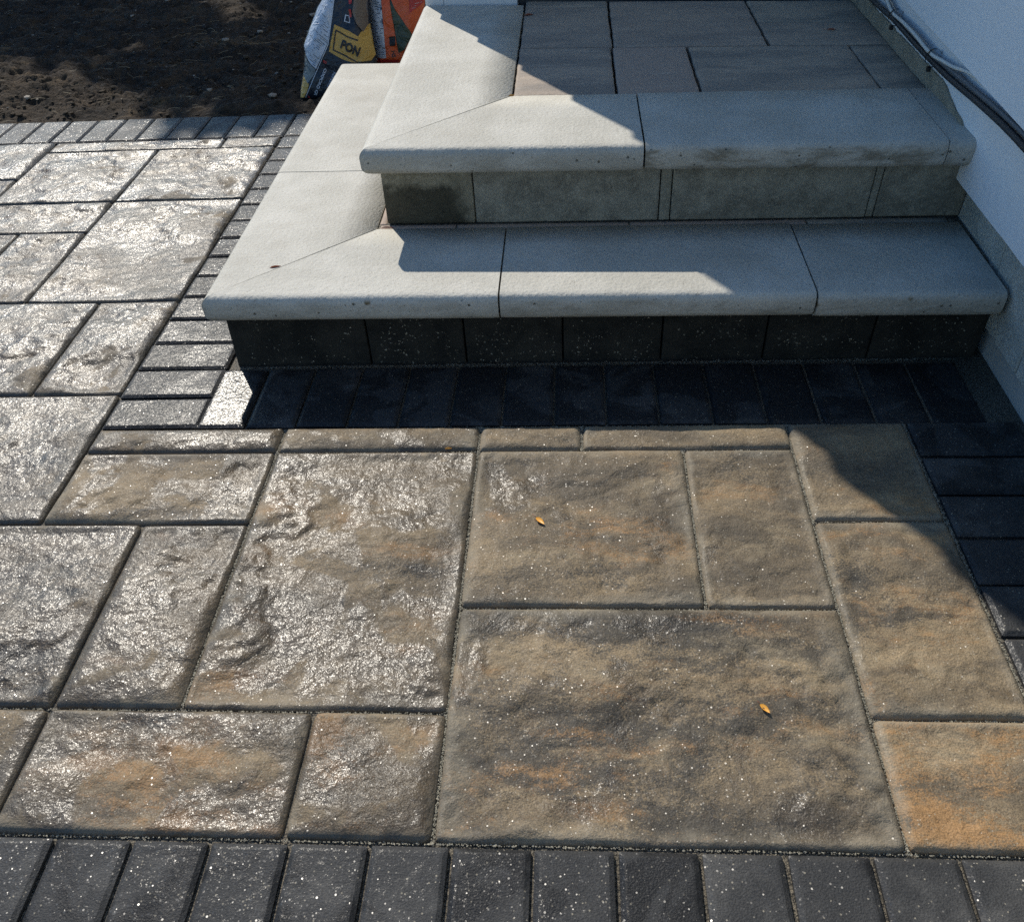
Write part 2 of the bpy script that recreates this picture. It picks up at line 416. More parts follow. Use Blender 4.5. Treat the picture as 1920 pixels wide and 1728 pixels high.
M['straw'] = m_plain('straw', (.26, .20, .11), .7, .35, 40)
M['clod'] = m_plain('soil_clod', (.055, .042, .028), .95, .5, 60, .004, 150, .2)
M['stone'] = m_plain('grey_pebble', (.24, .21, .17), .8, .3, 60, .002, 150, .3)
M['leaf_green'] = m_plain('tree_leaf', (.06, .10, .03), .5, .3, 3)
M['bark'] = m_plain('bark', (.10, .08, .06), .9, .4, 20, .01, 30, .2)

# ---------------------------------------------------------------- object helpers
def mesh_from(name, verts, faces, smooth=False):
    me = bpy.data.meshes.new(name)
    if isinstance(verts, np.ndarray): verts = verts.tolist()
    if isinstance(faces, np.ndarray): faces = faces.tolist()
    me.from_pydata(verts, [], faces)
    me.update()
    if smooth:
        me.polygons.foreach_set('use_smooth', [True] * len(me.polygons))
    return me

def obj(name, me, material=None, parent=None, loc=(0, 0, 0), label=None, cat=None, group=None, kind=None, color=None):
    if isinstance(me, bmesh.types.BMesh):
        bm = me; me = bpy.data.meshes.new(name); bm.to_mesh(me); bm.free()
    o = bpy.data.objects.new(name, me)
    COL.objects.link(o)
    if material is not None and me is not None and not me.materials:
        me.materials.append(M[material] if isinstance(material, str) else material)
    o.location = loc
    if parent is not None: o.parent = parent
    if label: o['label'] = label
    if cat: o['category'] = cat
    if group: o['group'] = group
    if kind: o['kind'] = kind
    if color: o.color = color
    return o

def empty(name, loc, label, cat=None, group=None, kind=None):
    return obj(name, None, None, None, loc, label, cat, group, kind)

def box(bm, x0, x1, y0, y1, z0, z1, bevel=0.0, seg=1):
    vs = [bm.verts.new(v) for v in ((x0, y0, z0), (x1, y0, z0), (x1, y1, z0), (x0, y1, z0), (x0, y0, z1), (x1, y0, z1), (x1, y1, z1), (x0, y1, z1))]
    fs = [bm.faces.new([vs[i] for i in f]) for f in ((3, 2, 1, 0), (4, 5, 6, 7), (0, 1, 5, 4), (1, 2, 6, 5), (2, 3, 7, 6), (3, 0, 4, 7))]
    if bevel:
        es = list({e for f in fs for e in f.edges})
        bmesh.ops.bevel(bm, geom=es, offset=bevel, segments=seg, affect='EDGES', profile=.6)
    return bm

def tube(bm, pts, r, n=8, cap=True, flat=1.0):
    rings = []
    P = [Vector(p) for p in pts]
    up0 = Vector((0, 0, 1))
    for i, p in enumerate(P):
        t = (P[min(i + 1, len(P) - 1)] - P[max(i - 1, 0)]).normalized()
        s = t.cross(up0)
        if s.length < 1e-4: s = t.cross(Vector((1, 0, 0)))
        s.normalize(); u = s.cross(t)
        rr = r[i] if isinstance(r, (list, tuple)) else r
        rings.append([bm.verts.new(p + s * (rr * math.cos(2 * math.pi * k / n)) + u * (rr * flat * math.sin(2 * math.pi * k / n))) for k in range(n)])
    for a, b2 in zip(rings, rings[1:]):
        for k in range(n):
            f = bm.faces.new((a[k], a[(k + 1) % n], b2[(k + 1) % n], b2[k])); f.smooth = True
    if cap:
        bm.faces.new(rings[0][::-1]); bm.faces.new(rings[-1])
    return bm

# ---------------------------------------------------------------- ground and soil
WALL_X = 1.70
gnd = obj('ground', mesh_from('ground', [(-60, -60, -.09), (60, -60, -.09), (60, 60, -.09), (-60, 60, -.09)], [(0, 1, 2, 3)]), 'soil',
          label='bare dark ground spreading out around the house and the paving', kind='structure')

def soil_h(x, y):
    d = sstep(1.70, 1.95, y)
    big = (fbm(x * 1.6, y * 2.2, 4, 3) - .5) * .10
    cl = np.abs(fbm(x * 9, y * 11, 4, 21) - .5) * -.075 + .014
    fi = (fbm(x * 36, y * 36, 4, 55, .65) - .5) * .030
    edge = (fbm(x * 14, y * 14, 3, 77) - .45) * .03 * (1 - d)
    return -.022 + d * (.018 + big + cl) + fi * (.35 + .65 * d) + edge

def soil_sheet():
    xs = np.concatenate([np.linspace(-3.6, -2.0, 50), np.linspace(-1.992, .48, 330)])
    ys = np.concatenate([1.697 + np.linspace(0, 1, 240) ** 1.25 * 1.9, np.linspace(3.64, 6, 50)])
    X, Y = np.meshgrid(xs, ys)
    Z = soil_h(X, Y)
    # heap of crumbs lying against the paving edge
    Z = Z + .016 * np.exp(-((Y - 1.78) / .05) ** 2) * sstep(.42, .62, fbm(X * 5, Y * 5, 2, 91))
    Z = Z + .030 * np.exp(-((Y - 2.30) / .14) ** 2) * sstep(-.9, -1.25, X)
    nx, ny = len(xs), len(ys)
    V = np.stack([X.ravel(), Y.ravel(), Z.ravel()], 1)
    i = np.arange(nx * ny).reshape(ny, nx)
    F = np.stack([i[:-1, :-1].ravel(), i[:-1, 1:].ravel(), i[1:, 1:].ravel(), i[1:, :-1].ravel()], 1)
    return mesh_from('soil', V, F, True)
soil = obj('soil', soil_sheet(), 'soil', label='rough dark soil with clods beyond the far edge of the paving', kind='structure')

def lump(seed):
    bm = bmesh.new(); bmesh.ops.create_icosphere(bm, subdivisions=1, radius=1)
    r = random.Random(seed)
    for v in bm.verts:
        v.co *= r.uniform(.65, 1.25); v.co.z *= .7
    vs = np.array([v.co[:] for v in bm.verts]); fs = np.array([[v.index for v in f.verts] for f in bm.faces])
    bm.free(); return vs, fs
LUMPS = [lump(s) for s in range(6)]

def scatter(name, pts, sizes, material, label, seed=1, flat=1.0):
    r = np.random.default_rng(seed)
    VV, FF = [], []; off = 0
    for (x, y, z), s in zip(pts, sizes):
        v, f = LUMPS[r.integers(6)]
        a = r.uniform(0, 6.28); ca, sa = math.cos(a), math.sin(a)
        q = v * (s * np.array([r.uniform(.7, 1.3), r.uniform(.7, 1.3), flat]))
        q = np.stack([q[:, 0] * ca - q[:, 1] * sa + x, q[:, 0] * sa + q[:, 1] * ca + y, q[:, 2] + z], 1)
        VV.append(q); FF.append(f + off); off += len(v)
    return obj(name, mesh_from(name, np.concatenate(VV), np.concatenate(FF)), material, label=label, kind='stuff')

n = 7000
cx = rng.uniform(-2.4, .42, n); cy = 1.72 + rng.uniform(0, 1, n) ** 1.5 * 1.9
cs = .0016 + rng.uniform(0, 1, n) ** 5 * .010
cz = soil_h(cx, cy) + cs * .2
scatter('soil_clods', np.stack([cx, cy, cz], 1), cs, 'clod', 'crumbs and clods of dark earth strewn over the soil', 5, .8)
n = 120
cx = rng.uniform(-2.2, .3, n); cy = rng.uniform(1.75, 3.4, n); cs = .003 + rng.uniform(0, 1, n) ** 3 * .014
scatter('small_pebbles', np.stack([cx, cy, soil_h(cx, cy) + cs * .5], 1), cs, 'stone', 'pale pebbles lying loose on the soil', 6, .7)

def straw_bits(n):
    V, F = [], []
    for k in range(n):
        if k < n * .55: x, y = rng.uniform(-2.0, .3), 1.74 + rng.uniform(0, 1) ** 1.3 * 1.8
        else:
            c = [(-1.25, 2.32), (-1.0, 2.25), (-.75, 2.6), (-.25, 1.80), (-1.5, 2.1), (-.2, 2.5)][rng.integers(6)]
            x, y = c[0] + rng.normal(0, .16), max(1.73, c[1] + rng.normal(0, .06))
        a = rng.normal(0, .7); L = rng.uniform(.01, .06); w = rng.uniform(.0003, .0008); bend = rng.normal(0, .16)
        z0 = float(soil_h(x, y)) + .004
        b0 = len(V)
        for i in range(5):
            t = i / 4 - .5
            px_ = x + math.cos(a + bend * t) * L * t; py_ = y + math.sin(a + bend * t) * L * t
            z = max(z0 + (.25 - t * t) * L * .35, float(soil_h(px_, py_)) + .002)
            V += [(px_, py_ - w, z), (px_, py_ + w, z + w)]
        for i in range(4):
            q = b0 + 2 * i; F.append((q, q + 2, q + 3, q + 1))
    return mesh_from('straw_bits', V, F)
obj('straw_bits', straw_bits(330), 'straw', label='pale straws and root threads scattered on the dark soil', kind='stuff')

# ---------------------------------------------------------------- the paving
pave = obj('paving', mesh_from('paving', [(-2.7, -1.9, -.0098), (1.757, -1.9, -.0098), (1.757, 1.703, -.0098), (-2.7, 1.703, -.0098)], [(0, 1, 2, 3)]), 'sand',
           label='wet patio paving of large riven slabs edged with charcoal pavers, sand in the joints', kind='structure')
GAP = .0045

def slab_mesh(w, h, seed, relief, res=.0062):
    nx = max(4, int(w / res)); ny = max(4, int(h / res))
    e = [0, .0016, .0038, .007]
    xs = np.concatenate([e, np.linspace(.011, w - .011, nx), [w - v for v in e[::-1]]])
    ys = np.concatenate([e, np.linspace(.011, h - .011, ny), [h - v for v in e[::-1]]])
    X, Y = np.meshgrid(xs, ys)
    sx, sy = seed * 3.17, seed * 1.93
    # slightly wavy outline, as cast from a riven mould
    dx = np.minimum(X, w - X); dy = np.minimum(Y, h - Y); d = np.minimum(dx, dy)
    n1 = fbm(X * 5 + sx, Y * 6.5 + sy, 4, 5)
    n2 = fbm(X * 4.6 + Y * 2.2 + sx + 40, Y * 6.4 - X * 1.6 + sy, 5, 9, .55)
    q = n2 * 9.0
    fl = np.floor(q); fr = q - fl
    terr = (fl + sstep(.43, .57, fr)) / 9.0
    n3 = fbm(X * 22 + sx, Y * 24 + sy, 3, 15)
    calm = sstep(.32, .52, fbm(X * 3.4 + sx, Y * 3.4 - sy, 2, 31))
    H = (n1 - .5) * .022 + (terr - .5) * .038 * (.30 + .70 * calm) + (n3 - .5) * .0042 * calm
    H = H * relief
    fade = sstep(.0, .022, d)
    prof = -.0050 * (1 - sstep(0, .0052, d)) - .0010 * (1 - sstep(.003, .012, d))
    Z = (.0066 * np.tanh(H / .0066)) * fade + prof
    ex = (fbm(Y * 9 + sx, X * 0 + sy, 3, 61) - .5) * .0036; ey = (fbm(X * 9 + sy, Y * 0 + sx, 3, 63) - .5) * .0036
    nearx = 1 - sstep(0, .02, dx); neary = 1 - sstep(0, .02, dy)
    Xp = X + ex * nearx; Yp = Y + ey * neary
    # rounded corners in plan
    for sxn, syn, cxn, cyn in ((-1, -1, 0, 0), (1, -1, w, 0), (1, 1, w, h), (-1, 1, 0, h)):
        ddx = np.abs(X - cxn); ddy = np.abs(Y - cyn)
        pull = np.exp(-((ddx + ddy) / .006) ** 2) * .0022
        Xp = Xp - sxn * pull; Yp = Yp - syn * pull
    ny_, nx_ = X.shape
    V = np.stack([(Xp - w / 2).ravel(), (Yp - h / 2).ravel(), Z.ravel()], 1)
    i = np.arange(nx_ * ny_).reshape(ny_, nx_)
    F = np.stack([i[:-1, :-1].ravel(), i[:-1, 1:].ravel(), i[1:, 1:].ravel(), i[1:, :-1].ravel()], 1).tolist()
    per = np.concatenate([i[0, :], i[1:, -1], i[-1, -2::-1], i[-2:0:-1, 0]])
    b0 = len(V); low = V[per].copy(); low[:, 2] = -.045
    V = np.concatenate([V, low]); m = len(per)
    F += [[int(per[(k + 1) % m]), int(per[k]), b0 + k, b0 + (k + 1) % m] for k in range(m)]
    F.append([b0 + k for k in range(m)][::-1])
    return mesh_from('slab', V, F, True)

def add_slab(x0, x1, y0, y1, relief=1.0, ochre=.3, wet=.8, dark=.4, label=None, seed=None, res=.0062):
    seed = seed if seed is not None else random.random() * 90
    w, h = x1 - x0 - GAP, y1 - y0 - GAP
    o = obj('slab', slab_mesh(w, h, seed, relief, res), 'slab', pave, ((x0 + x1) / 2, (y0 + y1) / 2, random.uniform(-.0006, .0006)), label, color=(ochre, wet, dark, 1))
    o.rotation_euler = (random.uniform(-.0022, .0022), random.uniform(-.0022, .0022), 0)
    return o

A0, H0, E0, K0, B0, F0, C0, D0 = 0.0, .185, .373, .565, .752, 1.126, 1.321, 1.535
# front field, row by row from the steps towards the camera: x0 x1 y0 y1 relief ochre wet dark
SL = [
 (A0, E0, -.073, 0, .8, .25, .78, .2, 'thin cut slab with a wet sheen'), (E0, B0, -.073, 0, .9, .2, .60, .2, None), (B0, .943, -.073, 0, .5, .1, .35, .2, None), (.943, C0, -.073, 0, .6, .15, .30, .2, None),
 (A0, E0, -.263, -.073, 1.2, .1, .66, .4, 'slab with pale dry islands between wet patches'), (E0, B0, -.634, -.073, 1.3, .45, .80, .35, 'large slab with deep clefts and strong wet glare'),
 (B0, F0, -.446, -.073, .85, .58, .45, .40, 'rusty brown slab carrying a golden leaf'), (F0, C0, -.446, -.073, .8, .30, .42, .45, None),
 (C0, D0, -.259, 0, .6, .60, .25, .3, 'ochre slab crossed by the shadow edge'), (C0, D0, -.635, -.259, .65, .55, .36, .6, None), (C0, D0, -.819, -.635, .6, .90, .28, .4, 'bright orange slab beside the charcoal pavers'),
 (H0, E0, -.634, -.263, 1.2, .2, .92, .4, None), (-.19, H0, -.634, -.263, .8, .0, .95, .75, 'slate grey wet slab'), (-.19, A0, -.263 + .0, .114, .8, .1, .95, .6, None),
 (B0, C0, -.819, -.446, 1.1, .52, .48, .95, 'largest slab, dark centre and orange streaks along its front edge'),
 (K0, B0, -.819, -.634, .9, .62, .70, .25, None), (H0, K0, -.819, -.634, .9, .60, .72, .45, None), (-.19, H0, -.819, -.634, .8, .1, .9, .4, None),
]
SL[13] = (-.379, A0, -.263, .114, .8, .1, .95, .6, None)
for i, (x0, x1, y0, y1, rl, oc_, wt, dk, lb) in enumerate(SL):
    add_slab(x0, x1, y0, y1, rl, oc_, wt, dk, lb, seed=3.7 * i + 1.3)
# left field, running back to the soil
G1, G2 = -.379, -.747
for i, (x0, x1, y0, y1, rl) in enumerate([
 (-.195, A0, .114, .486, 1.1), (-.568, -.195, .114, .486, 1.2), (G1, A0, .486, 1.042, 1.1), (G1, A0, 1.042, 1.419, 1.2), (G2, G1, 1.042, 1.419, 1.2),
 (-.568, G1, .486, .853, 1.1), (-.94, -.568, .486, .853, 1.0), (-.76, G1, .853, 1.042, 1.0), (-1.13, -.76, .853, 1.042, 1.0),
 (-.182, A0, 1.419, 1.5, .6), (G2, -.182, 1.419, 1.5, .7), (-1.12, G2, 1.215, 1.5, 1.1), (-1.12, G2, 1.042, 1.215, 1.0),
 (-.94, -.568, .114, .486, 1.0), (-.76, G1, -.263, .114, 1.0), (-1.13, -.76, -.263, .114, 1.0), (-.57, -.19, -.634, -.263, 1.0), (-.94, -.57, -.634, -.263, 1.0),
 (-.57, -.19, -.819, -.634, 1.0), (-.94, -.57, -.819, -.634, 1.0), (-1.13, -.94, .114, .486, 1.0), (-1.13, -.94, .486, .853, 1.0), (-1.13, -.94, -.819, -.263, 1.0)]):
    add_slab(x0, x1, y0, y1, rl, .12, .97, .45, seed=5.1 * i + 2.9, res=.0075)
for x0 in (-1.505, -1.88, -2.255, -2.63):
    y = -.819
    for hh in (.371, .376, .186, .372, .376, .37, .268):
        add_slab(x0, x0 + .375, y, y + hh, 1.0, .12, .95, .45, res=.02)
        y += hh

def paver_mesh(seed):
    L, W, T = .2 - .0055, .1 - .0055, .06
    bm = bmesh.new()
    c, zc = .0062, .0042
    rr = random.Random(seed)
    def ring(ix, z, cut):
        x, y = L / 2 - ix, W / 2 - ix
        pts = [(-x + cut, -y), (x - cut, -y), (x, -y + cut), (x, y - cut), (x - cut, y), (-x + cut, y), (-x, y - cut), (-x, -y + cut)]
        return [bm.verts.new((p[0] + rr.uniform(-.0004, .0004), p[1] + rr.uniform(-.0004, .0004), z)) for p in pts]
    R_ = [ring(0, -T, .002), ring(0, -zc, .002), ring(c, -.0004, .003), ring(c + .003, 0, .004)]
    for a, b2 in zip(R_, R_[1:]):
        for k in range(8):
            bm.faces.new((a[k], a[(k + 1) % 8], b2[(k + 1) % 8], b2[k]))
    bm.faces.new(R_[-1]); bm.faces.new(R_[0][::-1])
    me = bpy.data.meshes.new('edge_paver'); bm.to_mesh(me); bm.free()
    me.materials.append(M['paver'])
    return me
PM = [paver_mesh(s) for s in range(5)]
def add_paver(x, y, vert, wet, label=None, mesh=None, sx=1.0, dz=0.0, film=.1):
    o = obj('edge_paver', mesh or random.choice(PM), None, pave, (x, y, random.uniform(-.0012, .0008) + dz), label, color=(film, wet, random.random(), 1))
    o.rotation_euler = (random.uniform(-.006, .006), random.uniform(-.004, .004), (math.pi / 2 if vert else 0) + random.uniform(-.006, .006))
    o.scale = (sx, 1, 1)
    return o
# soldier row under the steps (long side along Y), x joints at .191 + .1 k
for k in range(16):
    x = .241 + .1 * k
    w = (.95 if k < 1 else .75)
    if x < 1.72: add_paver(x, .1, True, w, dz=(-.004 if k > 10 else 0), film=.42 if k == 0 else .1, label='edge paver at the foot of the step blazing with reflected sun' if k == 0 else None)
# left column up to the soil (long side along X)
for k in range(15):
    add_paver(.1, .05 + .1 * k, False, .62 if k == 1 else .90, film=.10)
# back soldier row along the soil
k = 0
x = .150
while x > -2.7:
    add_paver(x, 1.6, True, .30 if k in (5,) else (.6 if k in (0, 3, 4) else .9), label='dry pale grey edge paver' if k == 5 else None)
    x -= .098; k += 1
# right column between the slabs and the wall
for k in range(19):
    add_paver(1.638, -.05 - .1 * k + .002, False, .55 if k < 4 else .25)
# front soldier row, joints at .276 + .1 k
for k in range(-29, 13):
    add_paver(.326 + .1 * k, -.922, True, [.55, .62, .58, .66, .25, .6, .5, .55, .45, .5, .48, .2][k % 12])
for k in range(-7, 5):
    add_slab(.376 * k, .376 * k + .376 if k < 4 else 1.53, -1.40, -1.024, .8, .3, .5, .4, res=.02)
    add_slab(.376 * k, .376 * k + .376 if k < 4 else 1.53, -1.88, -1.40, .8, .3, .5, .4, res=.02)

# loose grains of joint sand left along the joints
GP = []
def line_grains(x0, y0, x1, y1, n, spread=.006):
    for _ in range(n):
        t = random.random()
        GP.append((x0 + (x1 - x0) * t + random.gauss(0, spread), y0 + (y1 - y0) * t + random.gauss(0, spread * (.5 if y0 == y1 else 1)), 0))
for xx, ya, yb in ((B0, -.82, 0), (F0, -.446, -.073), (C0, -.82, 0), (D0, -.82, 0), (E0, -.63, 0), (.943, -.073, 0)):
    line_grains(xx, ya, xx, yb, int(2600 * (yb - ya)), .0016)
for yy, xa, xb in ((-.446, B0, C0), (-.819, .1, 1.6), (-.635, C0, D0), (-.259, C0, D0), (-.073, E0, C0), (-.634, .1, B0), (0, .5, 1.5)):
    line_grains(xa, yy, xb, yy, int(900 * (xb - xa)), .0016)
line_grains(.215, .209, 1.70, .209, 1500, .0045)
GP = np.array(GP); GP[:, 2] = -.0080 + rng.uniform(0, .0012, len(GP))
scatter('joint_sand_grains', GP, .0006 + rng.uniform(0, 1, len(GP)) ** 3 * .0010, 'mortar', 'loose grains of pale sand along the paving joints', 8, .8)

# ---------------------------------------------------------------- the steps
def warp(x, y, z):
    """the steps run slightly out of square with the paving"""
    k = .042 + .11 * max(0.0, y - .72)
    return (x, y - (x - .5) * (z / .36) * k * (1 if z > 0 else 0), z)
def warp_bm(bm):
    for v in bm.verts: v.co = warp(*v.co)
    return bm

steps = empty('front_steps', (.2, .2, 0), 'two front steps with pale bullnose coping stones against the white house wall', 'steps')
STEP_ORG = Vector((.2, .2, 0))
def step_part(name, bm, material, label=None, color=None, smooth=False, wp=True, parent=None, kind=None):
    if wp: warp_bm(bm)
    bmesh.ops.recalc_face_normals(bm, faces=bm.faces)
    for v in bm.verts: v.co -= STEP_ORG
    if smooth:
        for f in bm.faces: f.smooth = True
    return obj(name, bm, material, parent or steps, label=label, color=color, kind=kind)

H1, H2, T = .180, .360, .058
L1X, L1Y, D1X, D1Y = .197, .170, .305, .290       # lower outer edges and coping depths
L2X, L2Y, D2X, D2Y = .493, .447, .298, .303
def nose_profile(D, H):
    """(distance in from the outer edge, z), from the back top over the nose to the back bottom"""
    P = [(D, H), (D * .72, H), (D * .45, H), (.06, H), (.023, H)]
    rt, rb = .018, .024
    for a in range(15, 91, 15):
        P.append((rt - rt * math.sin(math.radians(a)), H - rt + rt * math.cos(math.radians(a))))
    for a in range(15, 91, 15):
        P.append((rb - rb * math.cos(math.radians(a)), H - T + rb - rb * math.sin(math.radians(a))))
    P += [(.06, H - T), (D, H - T)]
    return P
def coping(name, H, D, along, lo, hi, edge, miter_lo=0.0, n=None, jit=0, **kw):
    """along='x': front piece, edge = y of the nose; along='y': return piece, edge = x of the nose.
    lo/hi = ends along its length; miter_lo = how far the low end runs in per unit of depth"""
    prof = nose_profile(D, H)
    bm = bmesh.new()
    n = n or max(2, int((hi - lo) / .012))
    rows = []
    for i in range(n + 1):
        t = i / n; row = []
        for o_, z in prof:
            s0 = lo + o_ * miter_lo + (.0030 * o_ / D if miter_lo else 0)
            s = s0 + (hi - s0) * t
            e = 0.0
            if 0 < i < n: e = (float(vnoise(s * 90, z * 90, jit + 3)) - .5) * .0006
            else: e = .0012
            x, y = (s, edge + o_) if along == 'x' else (edge + o_, s)
            nose = 1 - min(1, o_ / .04)
            row.append(bm.verts.new((x, y + e * nose * (1 if along == 'x' else 0), z + e * .25 * nose)))
        rows.append(row)
    m = len(prof)
    for a, b2 in zip(rows, rows[1:]):
        for k in range(m):
            f = bm.faces.new((a[k], a[(k + 1) % m], b2[(k + 1) % m], b2[k])); f.smooth = True
    bm.faces.new(rows[0][::-1]); bm.faces.new(rows[-1])
    for e in bm.edges:
        if len(e.link_faces) == 2 and any(len(f.verts) > 4 for f in e.link_faces): e.smooth = False
    return step_part(name, bm, 'coping', **kw)

g = .0018
# lower step
coping('coping_stone', H1, D1Y, 'x', L1X, .786 - g, L1Y, D1X / D1Y, jit=1, color=(.1, .15, 0, 1), label='sunlit lower coping stone with a brown spot near its mitred corner')
coping('coping_stone', H1, D1Y, 'x', .786 + g, 1.383 - g, L1Y + .001, jit=2, color=(.25, .4, 0, 1))
coping('coping_stone', H1 - .0015, D1Y, 'x', 1.383 + g, 1.722, L1Y - .0015, jit=3, color=(.95, .3, 0, 1), label='lower coping stone next to the wall, speckled with dark scratches')
coping('coping_stone', H1, D1X, 'y', L1Y, .772 - .0006, L1X, D1Y / D1X, jit=4, color=(.05, .1, 0, 1))
coping('coping_stone', H1 + .0008, D1X, 'y', .772 + .0006, 1.585, L1X, jit=5, color=(.05, .1, 0, 1))
# upper step
coping('coping_stone', H2, D2Y, 'x', L2X, 1.072 - g, L2Y, D2X / D2Y, jit=6, color=(.12, .2, 0, 1), label='upper corner coping stone crossed by the edge of the shadow')
coping('coping_stone', H2 + .002, D2Y, 'x', 1.072 + g, 1.650 - .001, L2Y - .002, jit=7, color=(.2, 1.0, 0, 1), label='upper coping stone with a brown stained nose')
coping('coping_stone', H2 + .001, D2Y, 'x', 1.650 + .001, 1.6995, L2Y - .001, jit=8, color=(.2, .5, 0, 1), label='narrow cut coping stone against the wall')
coping('coping_stone', H2, D2X, 'y', L2Y, 1.522, L2X, D2Y / D2X, jit=9, color=(.05, .1, 0, 1))

def block(x0, x1, y0, y1, z0, z1, material, name='riser_block', bev=.004, label=None, rough=.0012):
    bm = bmesh.new()
    nx, nz = 14, 9
    box(bm, x0, x1, y0, y1, z0, z1, bev, 2)
    return step_part(name, bm, material, label)
# lower riser: dark exposed aggregate blocks
jx = [.215, .505, .706, .907, 1.107, 1.313, 1.521, 1.734]
for i in range(7):
    block(jx[i] + .0015, jx[i + 1] - .0015, .218 + random.uniform(-.001, .002), .30, -.03, .1215, 'riser_dark')
for i, (ya, yb) in enumerate([(.304, .50), (.50, .70), (.70, .90), (.90, 1.10), (1.10, 1.30), (1.30, 1.55)]):
    bm = bmesh.new(); box(bm, .215, .30, ya + .004, yb - .004, -.03, .1215, .004, 2); step_part('riser_block', bm, 'riser_dark')
# upper riser: grey blocks, mortar joints, damp stained corner
block(.523, .718, .485, .56, .178, .3015, 'riser_stained', bev=.007, label='corner riser block with a dark damp stain')
block(.7195, 1.110, .487, .56, .178, .3015, 'riser_grey')
block(1.112, 1.134, .488, .56, .178, .297, 'mortar', 'mortar_joint', .002)
block(1.136, 1.540, .486, .56, .178, .3015, 'riser_grey')
block(1.5415, 1.556, .489, .56, .178, .3015, 'mortar', 'mortar_joint', .002)
block(1.5575, 1.731, .487, .56, .178, .3015, 'riser_grey')
for ya, yb in ((.565, .96), (.965, 1.36), (1.365, 1.515)):
    bm = bmesh.new(); box(bm, .523, .60, ya, yb, .1795, .3015, .004, 2); step_part('riser_block', bm, 'riser_grey')
# rubble and mortar body that carries the treads
bm = bmesh.new()
box(bm, .302, 1.730, .302, 1.52, -.04, .1755); box(bm, .602, 1.698, .562, 1.515, .1765, .3020)
step_part('core', bm, 'mortar_dark')
bm = bmesh.new(); box(bm, .80, 1.6985, .757, 1.515, .303, .322); step_part('bedding', bm, 'mortar_dark')
bm = bmesh.new(); box(bm, .216, .228, .222, .3, .0, .12); bm.free()

def flat_slab(x0, x1, y0, y1, z, color, label=None, name='landing_slab', th=.035):
    w, h = x1 - x0, y1 - y0
    nx, ny = max(2, int(w / .016)), max(2, int(h / .016))
    bm = bmesh.new(); sd = random.random() * 50
    xs = [0, .0025] + [.006 + (w - .012) * i / nx for i in range(nx + 1)] + [w - .0025, w]
    ys = [0, .0025] + [.006 + (h - .012) * i / ny for i in range(ny + 1)] + [h - .0025, h]
    V = []
    for yy in ys:
        row = []
        for xx in xs:
            d = min(xx, w - xx, yy, h - yy)
            hh = (float(vnoise(xx * 9 + sd, yy * 22, 3)) - .5) * .0030 * min(1, d / .02)
            drop = -.0030 if d < .001 else (-.0008 if d < .004 else 0)
            ex = (float(vnoise(yy * 40 + sd, sd, 4)) - .5) * .003 if xx in (0, w) else 0
            ey = (float(vnoise(xx * 40 + sd, sd, 5)) - .5) * .003 if yy in (0, h) else 0
            row.append(bm.verts.new((x0 + xx + ex, y0 + yy + ey, z + hh + drop)))
        V.append(row)
    for a, b2 in zip(V, V[1:]):
        for k in range(len(a) - 1):
            f = bm.faces.new((a[k], a[k + 1], b2[k + 1], b2[k])); f.smooth = True
    per = V[0] + [r[-1] for r in V[1:]] + V[-1][-2::-1] + [r[0] for r in V[-2:0:-1]]
    low = [bm.verts.new((v.co.x, v.co.y, z - th)) for v in per]
    for k in range(len(per)):
        bm.faces.new((per[(k + 1) % len(per)], per[k], low[k], low[(k + 1) % len(per)]))
    bm.faces.new(low[::-1])
    return step_part(name, bm, 'landing', label, color=color)
zl = .3575
flat_slab(.797, 1.026, .757, 1.118, zl, (.35, 0, 0, 1))
flat_slab(1.032, 1.212, .757, 1.118, zl, (1.0, 0, 0, 1))
flat_slab(1.218, 1.600, .757, 1.118, zl, (.25, 0, 0, 1))
flat_slab(1.604, 1.697, .757, 1.118, zl - .001, (0, 0, 0, 1))
flat_slab(.797, 1.030, 1.124, 1.508, zl, (.4, 0, 0, 1))
flat_slab(.797, 1.030, 1.513, 1.580, zl, (.1, 0, 0, 1))
flat_slab(1.036, 1.412, 1.124, 1.575, zl, (.55, 0, 0, 1))
flat_slab(1.418, 1.697, 1.124, 1.335, zl, (.3, 0, 0, 1))
flat_slab(1.418, 1.697, 1.339, 1.575, zl, (.0, 0, 0, 1))
# thin filler strips between the lower coping and the upper riser
for x0, x1, cc in ((.508, .675, .9), (.677, 1.048, .7), (1.050, 1.418, .95), (1.420, 1.705, .0)):
    flat_slab(x0, x1, .4625, .484, H1 - .002, (cc, 0, 0, 1), name='filler_strip')
for y0, y1 in ((.486, .75), (.753, 1.1), (1.103, 1.5)):
    flat_slab(.5045, .5215, y0, y1, H1 - .002, (.9, 0, 0, 1), name='filler_strip')

# ---------------------------------------------------------------- the house
house = empty('house', (1.70, 1.53, 0), 'white house corner with rendered side wall, lap siding and grey foundation', 'house')
HO = Vector((1.70, 1.53, 0))
def house_part(name, bm, material, label=None, parent=None, kind=None):
    bmesh.ops.recalc_face_normals(bm, faces=bm.faces)
    for v in bm.verts: v.co -= HO
    return obj(name, bm, material, parent or house, label=label, kind=kind)
